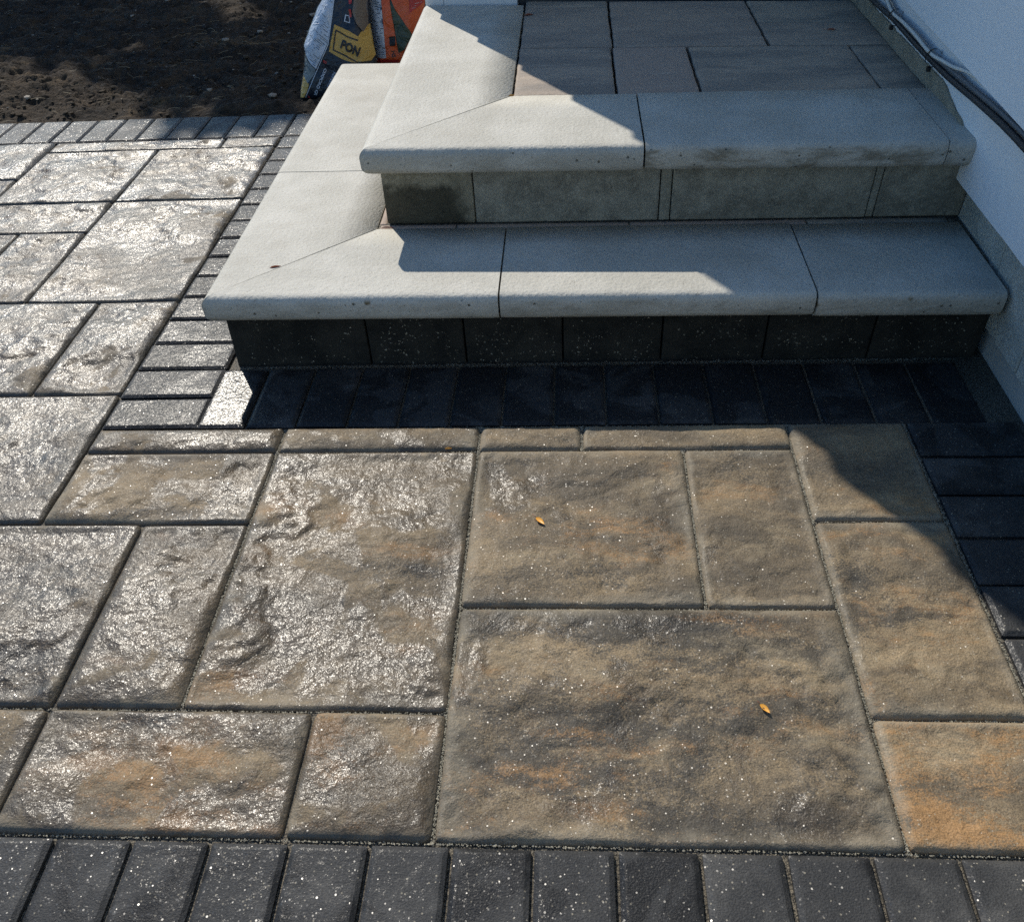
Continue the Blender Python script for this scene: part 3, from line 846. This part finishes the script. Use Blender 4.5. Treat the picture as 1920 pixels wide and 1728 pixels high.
# foundation of blocks, set back under the render
fy = [-3.4, -2.9, -2.4, -1.9, -1.4, -.9, -.42, .055, .238, .66, 1.1, 1.52]
for a, b2 in zip(fy, fy[1:]):
    bm = bmesh.new(); box(bm, 1.733, 1.90, a + .0022, b2 - .0022, .062, .262, .003, 1)
    bmesh.ops.subdivide_edges(bm, edges=bm.edges, cuts=1)
    house_part('foundation_block', bm, 'foundation')
bm = bmesh.new(); box(bm, 1.740, 1.91, -3.4, 1.52, .06, .2615); house_part('mortar_bed', bm, 'mortar_dark')
bm = bmesh.new(); box(bm, 1.7525, 1.90, -3.4, 1.52, -.08, .0615); house_part('foundation_foot', bm, 'found_coat')
# plinth coat on the foot of the foundation
# rendered band
def band(name, x0, x1, y0, y1, z0, z1, material, amp=.0012, rag=0.0):
    bm = bmesh.new(); n_ = int((y1 - y0) / .02); R_ = []
    for i in range(n_ + 1):
        y = y0 + (y1 - y0) * i / n_
        w_ = (float(fbm(y * 12, 0.0, 3, 5)) - .5) * amp * 2
        r_ = (float(fbm(y * 22, 3.0, 4, 8)) - .5) * rag
        R_.append([bm.verts.new(p) for p in ((x1, y, z0 + w_), (x0, y, z0 + w_), (x0 - w_ * .3, y, z1 + r_), (x1, y, z1 + r_))])
    for a, b2 in zip(R_, R_[1:]):
        for k in range(4): bm.faces.new((a[k], a[(k + 1) % 4], b2[(k + 1) % 4], b2[k]))
    bm.faces.new(R_[0]); bm.faces.new(R_[-1][::-1])
    return house_part(name, bm, material)
band('render_band', 1.700, 1.90, -3.4, 1.50, .2655, .498, 'stucco', .002)
# bare mortar left along the landing where the render stops short
bm = bmesh.new(); R_ = []
for i in range(111):
    y = .43 + i * .0098
    top = .352 + .044 * min(1, (y - .43) / .20) + (float(fbm(y * 26, 1.0, 4, 12)) - .5) * .009
    top2 = top + (float(fbm(y * 26, 9.0, 3, 13)) - .5) * .006
    dx_ = .0025 + float(vnoise(y * 60, 2.0, 6)) * .0022
    R_.append([bm.verts.new(p) for p in ((1.703, y, .30), (1.6995 - dx_, y, .30), (1.6995 - dx_, y, top), (1.703, y, top2))])
for a, b2 in zip(R_, R_[1:]):
    for k in range(4): bm.faces.new((a[k], a[(k + 1) % 4], b2[(k + 1) % 4], b2[k]))
bm.faces.new(R_[0]); bm.faces.new(R_[-1][::-1])
house_part('mortar_strip', bm, 'mortar', label='ragged strip of bare grey mortar along the landing')
bm = bmesh.new()
vs = [bm.verts.new(p) for p in ((1.6865, -3.4, .4505), (1.90, -3.4, .4505), (1.90, -3.4, 3.3), (1.6865, -3.4, 3.3), (1.6865, .1, .4515), (1.90, .1, .4515), (1.90, .1, 3.3), (1.6865, .1, 3.3), (1.6865, 1.50, .488), (1.90, 1.50, .488), (1.90, 1.50, 3.3), (1.6865, 1.50, 3.3))]
for f in ((0, 1, 2, 3), (0, 4, 5, 1), (1, 5, 6, 2), (2, 6, 7, 3), (3, 7, 4, 0), (4, 8, 9, 5), (5, 9, 10, 6), (6, 10, 11, 7), (7, 11, 8, 4), (11, 10, 9, 8)): bm.faces.new([vs[i] for i in f])
house_part('wall_panel', bm, 'panel')
# back wall beyond the landing: trim, threshold and lap siding, on a slightly turned line
ang = math.radians(-4.2); CX, CY = .5005, 1.53
def back(bm):
    ca, sa = math.cos(ang), math.sin(ang)
    for v in bm.verts:
        x, y = v.co.x - CX, v.co.y - CY
        v.co.x, v.co.y = CX + x * ca - y * sa, CY + x * sa + y * ca
    return bm
bm = bmesh.new(); box(bm, .5015, .555, 1.532, 1.60, -.05, .50); house_part('corner_trim', bm, 'trim')
bm = bmesh.new(); box(bm, .5565, .772, 1.533, 1.60, .20, .50); house_part('base_trim', back(bm), 'trim')
bm = bmesh.new(); box(bm, .7735, 1.60, 1.556, 1.62, .30, .372, .003, 1); house_part('door_threshold', back(bm), 'dark_metal')
bm = bmesh.new(); box(bm, .7735, .82, 1.585, 1.60, .374, 2.5); box(bm, 1.56, 1.60, 1.585, 1.60, .374, 2.5); house_part('door_frame', back(bm), 'trim')
bm = bmesh.new(); box(bm, .822, 1.558, 1.59, 1.60, .376, 2.48); house_part('door', back(bm), 'trim')
z = .505; k = 0
while z < 3.25:
    z1 = min(z + .215, 3.3)
    # board on the side wall: butt stands out 2.2 cm, top tapers in
    bm = bmesh.new()
    vs = [bm.verts.new(p) for p in ((.500 - .022, 1.531, z), (.56, 1.531, z), (.56, 1.531, z1), (.500, 1.531, z1), (.500 - .022, 6.0, z), (.56, 6.0, z), (.56, 6.0, z1), (.500, 6.0, z1))]
    for f in ((0, 1, 2, 3), (7, 6, 5, 4), (0, 4, 5, 1), (3, 2, 6, 7), (0, 3, 7, 4), (1, 5, 6, 2)): bm.faces.new([vs[i] for i in f])
    house_part('siding_board', bm, 'siding')
    for xa, xb in (((.561, .772), (1.602, 1.70)) if z < 2.4 else ((.561, 1.70),)):
        bm = bmesh.new()
        vs = [bm.verts.new(p) for p in ((xa, 1.531, z), (xb, 1.531, z), (xb, 1.60, z), (xa, 1.60, z), (xa, 1.55, z1), (xb, 1.55, z1), (xb, 1.60, z1), (xa, 1.60, z1))]
        for f in ((0, 1, 2, 3), (7, 6, 5, 4), (0, 4, 5, 1), (1, 5, 6, 2), (2, 6, 7, 3), (3, 7, 4, 0)): bm.faces.new([vs[i] for i in f])
        house_part('siding_board', back(bm), 'siding')
    z += .215; k += 1
bm = bmesh.new(); box(bm, .562, 4.0, 1.605, 6.0, -.08, 3.3); box(bm, 1.905, 4.0, -3.4, 1.60, -.08, 3.3); house_part('wall_core', bm, 'siding')
bm = bmesh.new(); box(bm, .515, .56, 1.61, 6.0, -.08, .5); house_part('side_foundation', bm, 'foundation')
bm = bmesh.new(); box(bm, .40, 4.1, 1.45, 6.1, 3.305, 3.42); box(bm, 1.60, 4.1, -3.5, 1.445, 3.305, 3.42); house_part('roof', bm, 'siding')

# ---------------------------------------------------------------- cables on the wall
cab = empty('cable_bundle', (1.69, .68, .42), 'black and white cables tied together along the foot of the white wall', 'cables')
CO = Vector((1.69, .68, .42))
def cable_part(name, bm, material, label=None):
    for v in bm.verts: v.co -= CO
    return obj(name, bm, material, cab, label=label)
def smoothpath(P, per=8):
    P = [Vector(p) for p in P]; out = []
    for i in range(len(P) - 1):
        p0, p1, p2, p3 = P[max(i - 1, 0)], P[i], P[i + 1], P[min(i + 2, len(P) - 1)]
        for k in range(per):
            t = k / per
            out.append(.5 * ((2 * p1) + (p2 - p0) * t + (2 * p0 - 5 * p1 + 4 * p2 - p3) * t * t + (3 * p1 - p0 - 3 * p2 + p3) * t ** 3))
    out.append(P[-1]); return out
mainp = [(1.688, 1.50, .425), (1.688, 1.30, .414), (1.687, 1.16, .415), (1.685, 1.06, .419), (1.684, .975, .423), (1.685, .81, .420), (1.684, .68, .421), (1.685, .555, .423), (1.686, .41, .430), (1.687, .278, .434), (1.687, .15, .433), (1.687, -.1, .430), (1.687, -.7, .428), (1.687, -2.0, .43)]
bm = bmesh.new(); tube(bm, smoothpath(mainp), .0066, 10); cable_part('black_cable', bm, 'cable_black', 'thick black cable')
secp = [(1.688, 1.50, .445), (1.688, 1.25, .452), (1.687, 1.12, .447), (1.686, 1.03, .436), (1.685, .975, .434), (1.684, .82, .433), (1.684, .68, .432), (1.686, .58, .436), (1.687, .45, .441), (1.690, .32, .445), (1.690, .1, .448), (1.690, -.5, .448), (1.690, -2.0, .448)]
bm = bmesh.new(); tube(bm, smoothpath(secp), .0048, 8); cable_part('grey_cable', bm, 'cable_grey', 'dark grey cable')
whp = [(1.686, 1.45, .475), (1.682, 1.20, .468), (1.679, 1.07, .452), (1.677, .985, .438), (1.677, .90, .440), (1.677, .80, .440), (1.677, .69, .436), (1.680, .62, .441), (1.683, .56, .447), (1.689, .50, .456), (1.694, .42, .462)]
bm = bmesh.new(); tube(bm, smoothpath(whp), .0036, 8); cable_part('white_cable', bm, 'cable_white', 'thin white cable')
for yy, zz in ((.978, .4285), (.683, .427)):
    bm = bmesh.new()
    ring = [(1.685 + .0165 * math.cos(a), yy, zz + .0185 * math.sin(a)) for a in [2 * math.pi * i / 14 for i in range(15)]]
    V = []
    for p in ring: V.append([bm.verts.new((p[0], p[1] - .0028, p[2])), bm.verts.new((p[0], p[1] + .0028, p[2]))])
    for a, b2 in zip(V, V[1:]): bm.faces.new((a[0], a[1], b2[1], b2[0]))
    bmesh.ops.solidify(bm, geom=bm.faces[:], thickness=.0014)
    box(bm, 1.676, 1.684, yy - .0045, yy + .0045, zz - .027, zz - .0175, .0008, 1)
    cable_part('cable_tie', bm, 'tie')

# ---------------------------------------------------------------- the two bags beyond the steps
BB = {'sil': [(0.1362, 0.3709),(0.1041, 0.3001),(0.0796, 0.2722),(0.0592, 0.2372),(0.0387, 0.2018),(0.0176, 0.1637),(0.0179, 0.1361),(0.0102, 0.0992),(0.0044, 0.0759),(-0.0071, 0.0409),(-0.0174, 0.0054),(-0.0109, -0.0068),(0.0557, -0.0207),(0.1943, -0.0008),(0.2634, 0.0679),(0.264, 0.1282),(0.255, 0.1697),(0.2524, 0.2217),(0.2547, 0.2949),(0.2596, 0.3665)], 'white_panel': [(0.1277, 0.3431),(0.1587, 0.342),(0.1457, 0.2987),(0.1273, 0.2327),(0.1096, 0.1744),(0.0602, 0.0999),(0.0409, 0.1168),(0.0259, 0.1358),(0.0206, 0.1625),(0.0413, 0.2013),(0.0619, 0.2371),(0.0827, 0.2721),(0.1067, 0.3001)], 'grey_corner': [(0.0199, 0.1314),(0.0406, 0.1145),(0.0579, 0.0988),(0.0527, 0.0838),(0.0218, 0.0542),(0.0074, 0.0758),(0.0129, 0.0991)], 'gold_corner': [(0.0066, 0.074),(0.0275, 0.0521),(0.019, 0.033),(0.0023, 0.0096),(-0.013, 0.0077),(-0.0044, 0.0408)], 'edge_line': [(0.1566, 0.3421),(0.1483, 0.2986),(0.1299, 0.2326),(0.1131, 0.172),(0.0079, 0.0071),(0.0059, 0.0081),(0.1105, 0.173),(0.1274, 0.2331),(0.1457, 0.2987),(0.154, 0.3421)], 'logo': [(0.1402, 0.23),(0.1904, 0.2081),(0.215, 0.1914),(0.2342, 0.2111),(0.2538, 0.2205),(0.2568, 0.1878),(0.255, 0.1697),(0.264, 0.1282),(0.2494, 0.1149),(0.2066, 0.1134),(0.1597, 0.1246),(0.1108, 0.1515),(0.1317, 0.1919)], 'logo_line': [(0.1436, 0.2141),(0.1783, 0.1949),(0.2151, 0.1801),(0.2145, 0.1744),(0.1802, 0.1876),(0.1483, 0.2049),(0.1385, 0.1598),(0.1724, 0.1426),(0.2075, 0.122),(0.2496, 0.1172),(0.2466, 0.1138),(0.2043, 0.1168),(0.1691, 0.137),(0.1273, 0.1556)], 'logo_line2': [(0.2444, 0.195),(0.2556, 0.2014),(0.2559, 0.1946),(0.2461, 0.1859),(0.2475, 0.1745),(0.2189, 0.1663),(0.2168, 0.1721),(0.243, 0.1814)], 'fold': [(0.2232, 0.3397),(0.2566, 0.3385),(0.2534, 0.2949),(0.2497, 0.2207),(0.2332, 0.2021),(0.2138, 0.2297),(0.2044, 0.2635),(0.2132, 0.2963)], 'red_mark': [(0.1953, 0.3101),(0.2095, 0.3096),(0.2045, 0.2878),(0.1965, 0.2859)], 'red_mark2': [(0.1937, 0.2727),(0.2015, 0.2725),(0.2007, 0.2492),(0.1934, 0.2472)], 'icon': [(0.1786, 0.2555),(0.1926, 0.2517),(0.1929, 0.2304),(0.1731, 0.2367)], 'icon_in': [(0.1817, 0.2521),(0.1898, 0.2498),(0.1901, 0.2339),(0.177, 0.2386)], 'red_digit': [(0.0966, 0.1336),(0.1114, 0.1343),(0.1036, 0.1137),(0.0932, 0.1163)], 'red_foot': [(0.0182, 0.0163),(0.0323, 0.0099),(0.0261, 0.0041),(0.0155, 0.0068)], 'P': [(0.1589, 0.1865),(0.1589, 0.1865)], 'T1': [(0.0921, 0.1013),(0.0416, 0.018)], 'T2': [(0.121, 0.091),(0.0908, 0.0426)], 'PON': [(0.1515, 0.1639),(0.2367, 0.121)]}
OB = {'sil': [(0.25, 0.3549),(0.2413, 0.281),(0.243, 0.2048),(0.2408, 0.1508),(0.2459, 0.1004),(0.2451, 0.0689),(0.3294, 0.0662),(0.3683, 0.0747),(0.4137, 0.1592),(0.4345, 0.2604),(0.4433, 0.3478)], 'white_panel': [(0.2484, 0.3259),(0.2936, 0.3243),(0.2926, 0.2791),(0.2919, 0.1868),(0.2903, 0.1038),(0.2488, 0.1022),(0.2435, 0.1507),(0.2444, 0.2048),(0.2431, 0.2809)], 'red_band': [(0.248, 0.0998),(0.3324, 0.0971),(0.3294, 0.0662),(0.2466, 0.0701)], 'green_tri': [(0.3203, 0.2918),(0.3358, 0.2364),(0.3354, 0.1806),(0.3344, 0.1167),(0.3571, 0.1279),(0.3881, 0.1718),(0.3814, 0.1861),(0.3604, 0.217),(0.3396, 0.2478)], 'label': [(0.3901, 0.3208),(0.4361, 0.3191),(0.4311, 0.2606),(0.4098, 0.2499),(0.3851, 0.2393)], 'black_box': [(0.3089, 0.1698),(0.3285, 0.17),(0.3265, 0.1403),(0.3072, 0.1414)], 'HS': [(0.3152, 0.1269),(0.3122, 0.0982)]}

def dist_poly(x, z, P):
    d = 1e9
    for i in range(len(P)):
        ax, az = P[i]; bx, bz = P[(i + 1) % len(P)]
        ex, ez = bx - ax, bz - az
        t = max(0, min(1, ((x - ax) * ex + (z - az) * ez) / (ex * ex + ez * ez + 1e-12)))
        d = min(d, math.hypot(x - ax - ex * t, z - az - ez * t))
    return d
class Bag:
    def __init__(s, name, S, y0, lean, depth, material, label, seed, cat='bag'):
        s.sil = [(x, max(z, -.002)) for x, z in S]; s.y0, s.lean, s.depth, s.seed = y0, lean, depth, seed
        s.cx = sum(p[0] for p in s.sil) / len(s.sil); s.cz = sum(p[1] for p in s.sil) / len(s.sil)
        s.root = empty(name, (s.cx, y0, 0), label, cat)
        s.org = Vector((s.cx, y0, 0))
        bm = bmesh.new()
        # denser outline
        P = []
        for i in range(len(s.sil)):
            a, b2 = Vector(s.sil[i]), Vector(s.sil[(i + 1) % len(s.sil)]); m = max(1, int((b2 - a).length / .014))
            P += [a.lerp(b2, k / m) for k in range(m)]
        c = Vector((s.cx, s.cz)); n_ = 16; rings = []
        for r in range(1, n_ + 1):
            t = r / n_
            rings.append([bm.verts.new(((c + (p - c) * t).x, s.y(*(c + (p - c) * t)), (c + (p - c) * t).y)) for p in P])
        cf = bm.verts.new((c.x, s.y(c.x, c.y), c.y))
        back_r = []
        for r in range(n_ - 1, 0, -3):
            t = r / n_
            back_r.append([bm.verts.new(((c + (p - c) * t).x, s.y(*p) + .02 + depth * math.sqrt(1 - t * t), (c + (p - c) * t).y)) for p in P])
        cb = bm.verts.new((c.x, s.y(c.x, c.y) + depth, c.y))
        m = len(P)
        def bridge(a, b2):
            for k in range(m): bm.faces.new((a[k], a[(k + 1) % m], b2[(k + 1) % m], b2[k])).smooth = True
        for a, b2 in zip(rings, rings[1:]): bridge(a, b2)
        bridge(rings[-1], back_r[0])
        for a, b2 in zip(back_r, back_r[1:]): bridge(a, b2)
        for k in range(m):
            bm.faces.new((rings[0][(k + 1) % m], rings[0][k], cf)).smooth = True
            bm.faces.new((back_r[-1][k], back_r[-1][(k + 1) % m], cb)).smooth = True
        bmesh.ops.recalc_face_normals(bm, faces=bm.faces)
        s.part('sack', bm, material)
    def y(s, x, z):
        d = dist_poly(x, z, s.sil)
        r = .035 * (1 - min(1, d / .045)) ** 2
        wr = (float(fbm(x * 16 + s.seed, z * 13 + x * 9, 3, 41)) - .5) * .028 * min(1, d / .03)
        return s.y0 + s.lean * z + r + wr
    def part(s, name, bm, material, label=None, parent=None):
        for v in bm.verts: v.co -= s.org
        return obj(name, bm, material, parent or s.root, label=label)
    def patch(s, name, poly, material, off=.0016, label=None, parent=None, cuts=True):
        bm = bmesh.new()
        f = bm.faces.new([bm.verts.new((x, 0, max(z, .002))) for x, z in poly])
        bmesh.ops.triangulate(bm, faces=[f])
        for _ in range(6):
            es = [e for e in bm.edges if e.calc_length() > .013]
            if not es: break
            bmesh.ops.subdivide_edges(bm, edges=es, cuts=1)
            bmesh.ops.triangulate(bm, faces=bm.faces[:])
        for v in bm.verts: v.co.y = s.y(v.co.x, v.co.z) - off
        bmesh.ops.recalc_face_normals(bm, faces=bm.faces)
        for f in bm.faces: f.smooth = True
        return s.part(name, bm, material, label, parent)
    def text(s, name, body, org, ang, size, material, off=.0034, squeeze=1.0, shear=0.0, label=None, spacing=1.0, bold=.02):
        cu = bpy.data.curves.new(name, 'FONT'); cu.body = body; cu.size = 1.0; cu.offset = bold; cu.space_character = spacing
        tmp = bpy.data.objects.new(name + '_tmp', cu); COL.objects.link(tmp)
        dg = bpy.context.evaluated_depsgraph_get()
        me = bpy.data.meshes.new_from_object(tmp.evaluated_get(dg))
        bm = bmesh.new(); bm.from_mesh(me)
        bpy.data.objects.remove(tmp); bpy.data.meshes.remove(me)
        bmesh.ops.triangulate(bm, faces=bm.faces[:])
        ca, sa = math.cos(ang), math.sin(ang)
        for v in bm.verts:
            u, w_ = v.co.x * size * squeeze, (v.co.y + shear * v.co.x) * size
            X, Z = org[0] + u * ca - w_ * sa, org[1] + u * sa + w_ * ca
            v.co = Vector((X, s.y(X, Z) - off, Z))
        return s.part(name, bm, material, label)
    def lines(s, name, poly, ang, pitch, width, material, gapf=.25, off=.0028, seed=0, thick=.0012):
        """rows of small print, clipped to a polygon"""
        r = random.Random(seed); bm = bmesh.new()
        ca, sa = math.cos(ang), math.sin(ang)
        xs = [x * ca + z * sa for x, z in poly]; zs = [-x * sa + z * ca for x, z in poly]
        def inside(x, z):
            c_ = False; j = len(poly) - 1
            for i in range(len(poly)):
                xi, zi = poly[i]; xj, zj = poly[j]
                if (zi > z) != (zj > z) and x < (xj - xi) * (z - zi) / (zj - zi) + xi: c_ = not c_
                j = i
            return c_
        v_ = min(zs) + pitch
        while v_ < max(zs):
            u = min(xs)
            while u < max(xs):
                L = r.uniform(.3, 1.0) * width
                ok = all(inside(a * ca - b_ * sa, a * sa + b_ * ca) for a, b_ in ((u, v_), (u + L, v_), (u, v_ + thick), (u + L, v_ + thick)))
                mx, mz = (u + L / 2) * ca - v_ * sa, (u + L / 2) * sa + v_ * ca
                if ok and dist_poly(mx, mz, poly) > .004:
                    q = []
                    for a, b_ in ((u, v_), (u + L, v_), (u + L, v_ + thick), (u, v_ + thick)):
                        X, Z = a * ca - b_ * sa, a * sa + b_ * ca
                        q.append(bm.verts.new((X, s.y(X, Z) - off, Z)))
                    bm.faces.new(q)
                u += L + r.uniform(.002, .004 + width * gapf)
            v_ += pitch * r.choice((1, 1, 1, 1.8))
        o = s.part(name, bm, material); o['kind'] = 'stuff'
        return o

bb = Bag('sand_bag', BB['sil'], 1.80, .30, .10, 'navy', 'crumpled navy and gold plastic sand bag standing behind the lower step', 1.0)
wp_ = bb.patch('white_panel', BB['white_panel'], 'bagwhite')
bb.lines('fine_print', BB['white_panel'], math.radians(-38), .0056, .034, 'ink', seed=3, thick=.0012)
bb.patch('grey_corner', BB['grey_corner'], 'baggrey')
bb.patch('gold_corner', BB['gold_corner'], 'gold')
bb.patch('edge_line', BB['edge_line'], 'bagwhite', .0022)
lg = bb.patch('logo_frame', BB['logo'], 'gold')
def strip_poly(P, w):
    """closed thin band along an open polyline in (x,z)"""
    P = [Vector(p) for p in P]; A_, B_ = [], []
    for i, p in enumerate(P):
        t = (P[min(i + 1, len(P) - 1)] - P[max(i - 1, 0)]).normalized(); nrm = Vector((-t.y, t.x))
        A_.append(tuple(p + nrm * w / 2)); B_.append(tuple(p - nrm * w / 2))
    return A_ + B_[::-1]
def tolocal(i): return BB['logo_line'][i]
LL = BB['logo_line']
bb.patch('logo_border', strip_poly([LL[2], LL[1], LL[0]], .0042), 'ink', .003)
bb.patch('logo_border', strip_poly([LL[0], LL[13]], .0042), 'ink', .003)
bb.patch('logo_border', strip_poly([LL[13], LL[12], LL[11], LL[10]], .0042), 'ink', .003)
bb.patch('fold', BB['fold'], 'brownfilm', .008)
bb.patch('red_mark', BB['red_mark'], 'red', .009)
bb.patch('red_mark', BB['red_mark2'], 'red', .009)
ic = bb.patch('icon', BB['icon'], 'bagwhite', .0022); bb.patch('icon_inset', BB['icon_in'], 'navy', .0032)
a_, b_ = BB['PON']
pa = math.atan2(b_[1] - a_[1], b_[0] - a_[0])
bb.text('lettering', 'PON', (a_[0], a_[1]), pa, .037, 'ink', .0048, .86, bold=.045)
a_, b_ = BB['T1']; ta = math.atan2(b_[1] - a_[1], b_[0] - a_[0]); tl = math.hypot(b_[0] - a_[0], b_[1] - a_[1])
bb.text('lettering', 'OXFORD GR', (a_[0] - .0025, a_[1]), ta, .0130, 'bagwhite', .004, tl / .0130 / 5.9, bold=.035)
a_, b_ = BB['T2']; tl = math.hypot(b_[0] - a_[0], b_[1] - a_[1])
bb.text('lettering', 'NIHEO', (a_[0] - .0015, a_[1]), ta, .013, 'bagblue', .004, tl / .013 / 3.4)
bb.text('lettering', '8', (BB['red_digit'][3][0] - .002, BB['red_digit'][3][1] + .012), ta, .018, 'red', .004)
bb.text('lettering', 'A', (BB['red_foot'][0][0], BB['red_foot'][0][1]), ta, .012, 'red', .003)

ob = Bag('cement_bag', OB['sil'], 1.885, .22, .10, 'orange', 'orange and white paper bag standing upright beside the navy sand bag', 7.0)
ob.patch('white_panel', OB['white_panel'], 'bagwhite')
ob.lines('fine_print', OB['white_panel'], math.radians(-2), .0068, .022, 'ink', seed=5, thick=.0017)
ob.patch('red_band', OB['red_band'], 'red')
ob.patch('green_print', OB['green_tri'], 'green')
ob.patch('red_label', OB['label'], 'red', .002)
ob.lines('fine_print', OB['label'], math.radians(0), .006, .016, 'bagwhite', seed=6, thick=.001)
ob.patch('black_box', OB['black_box'], 'ink', .002)
a_, b_ = OB['HS']
ob.text('lettering', 'HS', (a_[0] - .003, a_[1]), math.radians(-90), .018, 'ink', .004)

# ---------------------------------------------------------------- leaves and small things
def leaf(name, x, y, z, L, W, ang, material, label, curl=.3, stem=.4, group=None):
    bm = bmesh.new(); n_ = 8; R_ = []
    for i in range(n_ + 1):
        t = i / n_
        w_ = W * math.sin(math.pi * t) ** .8 * (1.15 - .5 * t) + .0002
        zc = curl * L * (t - .5) ** 2
        R_.append([bm.verts.new((t * L, -w_ / 2, zc + w_ * .35 + .0005)), bm.verts.new((t * L, 0, zc + .0004)), bm.verts.new((t * L, w_ / 2, zc + w_ * .5 + .0005))])
    for a, b2 in zip(R_, R_[1:]):
        for k in range(2): bm.faces.new((a[k], a[k + 1], b2[k + 1], b2[k])).smooth = True
    o = obj(name, bm, material, None, (x, y, z), label, 'leaf', group); o.rotation_euler = (0, 0, ang)
    if stem:
        s_ = bmesh.new(); tube(s_, [(0, 0, curl * L * .25 + .0008), (-L * stem * .5, .001, curl * L * .25 + .001), (-L * stem, .0, curl * L * .25 + .0025)], .0004, 5)
        obj('stem', s_, 'leaf_red', o)
    return o
leaf('leaf', .864, -.258, .0030, .022, .0085, math.radians(-48), 'leaf_gold', 'curled golden leaf on the rusty brown slab in front of the steps')
leaf('leaf', 1.177, -.620, .0030, .018, .0075, math.radians(-50), 'leaf_gold', 'small yellow leaf on the largest slab near the charcoal border', stem=.25)
leaf('leaf', .307, .296, .1795, .024, .0055, math.radians(18), 'leaf_orange', 'orange sliver of leaf caught in the lower mitre joint', curl=.05, stem=0)
leaf('leaf', .786, .737, .3590, .014, .006, math.radians(10), 'leaf_gold', 'tiny pale leaf scrap at the inner corner of the upper coping', stem=0)
leaf('leaf', .798, 1.385, .3570, .026, .009, math.radians(18), 'leaf_red', 'dark red leaf on the shaded landing slab near the door', curl=.05, stem=.2)
leaf('leaf', 1.575, 1.150, .3575, .024, .006, math.radians(-8), 'leaf_red', 'thin dark twig like leaf on the landing near the white wall', curl=.1, stem=.5)
leaf('leaf', .512, .4655, .1795, .030, .005, math.radians(-3), 'leaf_red', 'rust coloured leaf strip in the joint behind the lower coping', curl=.02, stem=0)
leaf('leaf', .690, -.071, -.001, .014, .005, math.radians(5), 'leaf_gold', 'orange leaf scrap wedged in the joint of the thin cut slabs', curl=.05, stem=0)

# ---------------------------------------------------------------- tree behind the photograph's left, its crown shades the soil
tree = empty('broad_tree', (-3.6, 8.6, 0), 'leafy tree beyond the soil whose crown throws the shade on it', 'tree')
TO = Vector((-3.6, 8.6, 0))
def shade_density(x, y):
    """where the photograph's soil lies in shade: leaf density over the ground (plan of the crown thrown down the light)"""
    d = sstep(1.80, 1.98, y + .07 * np.sin(x * 5))
    d = np.where(x < -.62, d * sstep(2.15, 2.42, y + .0 * x + .10 * np.sin(x * 7) + .10 * (x + 1.5)), d)
    tongue = np.exp(-((x + .26) / .17) ** 2 - ((y - 1.72) / .13) ** 2)
    d = np.maximum(d, tongue * .8)
    return d * (x < .40)
dirv = to_sun
V, F = [], []
cnt = 0
while cnt < 26000:
    x = rng.uniform(-3.2, .42); y = rng.uniform(1.5, 5.4)
    if rng.uniform() > float(shade_density(np.array(x), np.array(y))): continue
    if fbm(x * 3.2, y * 3.2, 3, 101) > .72: continue
    t = rng.uniform(5.6, 8.4)
    c = Vector((x, y, 0)) + dirv * t
    s = rng.uniform(.035, .075)
    nrm = (dirv + Vector(rng.normal(0, .55, 3))).normalized()
    a = nrm.orthogonal().normalized(); a.rotate(Matrix.Rotation(rng.uniform(0, 6.28), 3, nrm)); b2 = nrm.cross(a)
    i0 = len(V)
    for u, v in ((-1, 0), (-.3, -.5), (.5, -.42), (1.1, 0), (.5, .42), (-.3, .5)):
        V.append(tuple(c + a * (u * s) + b2 * (v * s) - TO))
    F.append((i0, i0 + 1, i0 + 2, i0 + 3, i0 + 4, i0 + 5)); cnt += 1
crown = obj('crown', mesh_from('crown', V, F), 'leaf_green', tree)
CC = Vector((-1.3, 3.3, 0)) + dirv * 6.4
bm = bmesh.new()
tube(bm, [(0, 0, -.1), (.1, -.1, 1.2), tuple((CC - TO) * .62)], [.16, .13, .08], 10)
for k in range(11):
    e = CC - TO + Vector((random.uniform(-1.3, 1.2), random.uniform(-1.2, 1.4), random.uniform(-.5, .6)))
    s0 = (CC - TO) * random.uniform(.45, .62)
    tube(bm, [tuple(s0), tuple(s0.lerp(e, .5) + Vector((0, 0, .15))), tuple(e)], [.05, .03, .01], 6)
obj('trunk', bm, 'bark', tree)
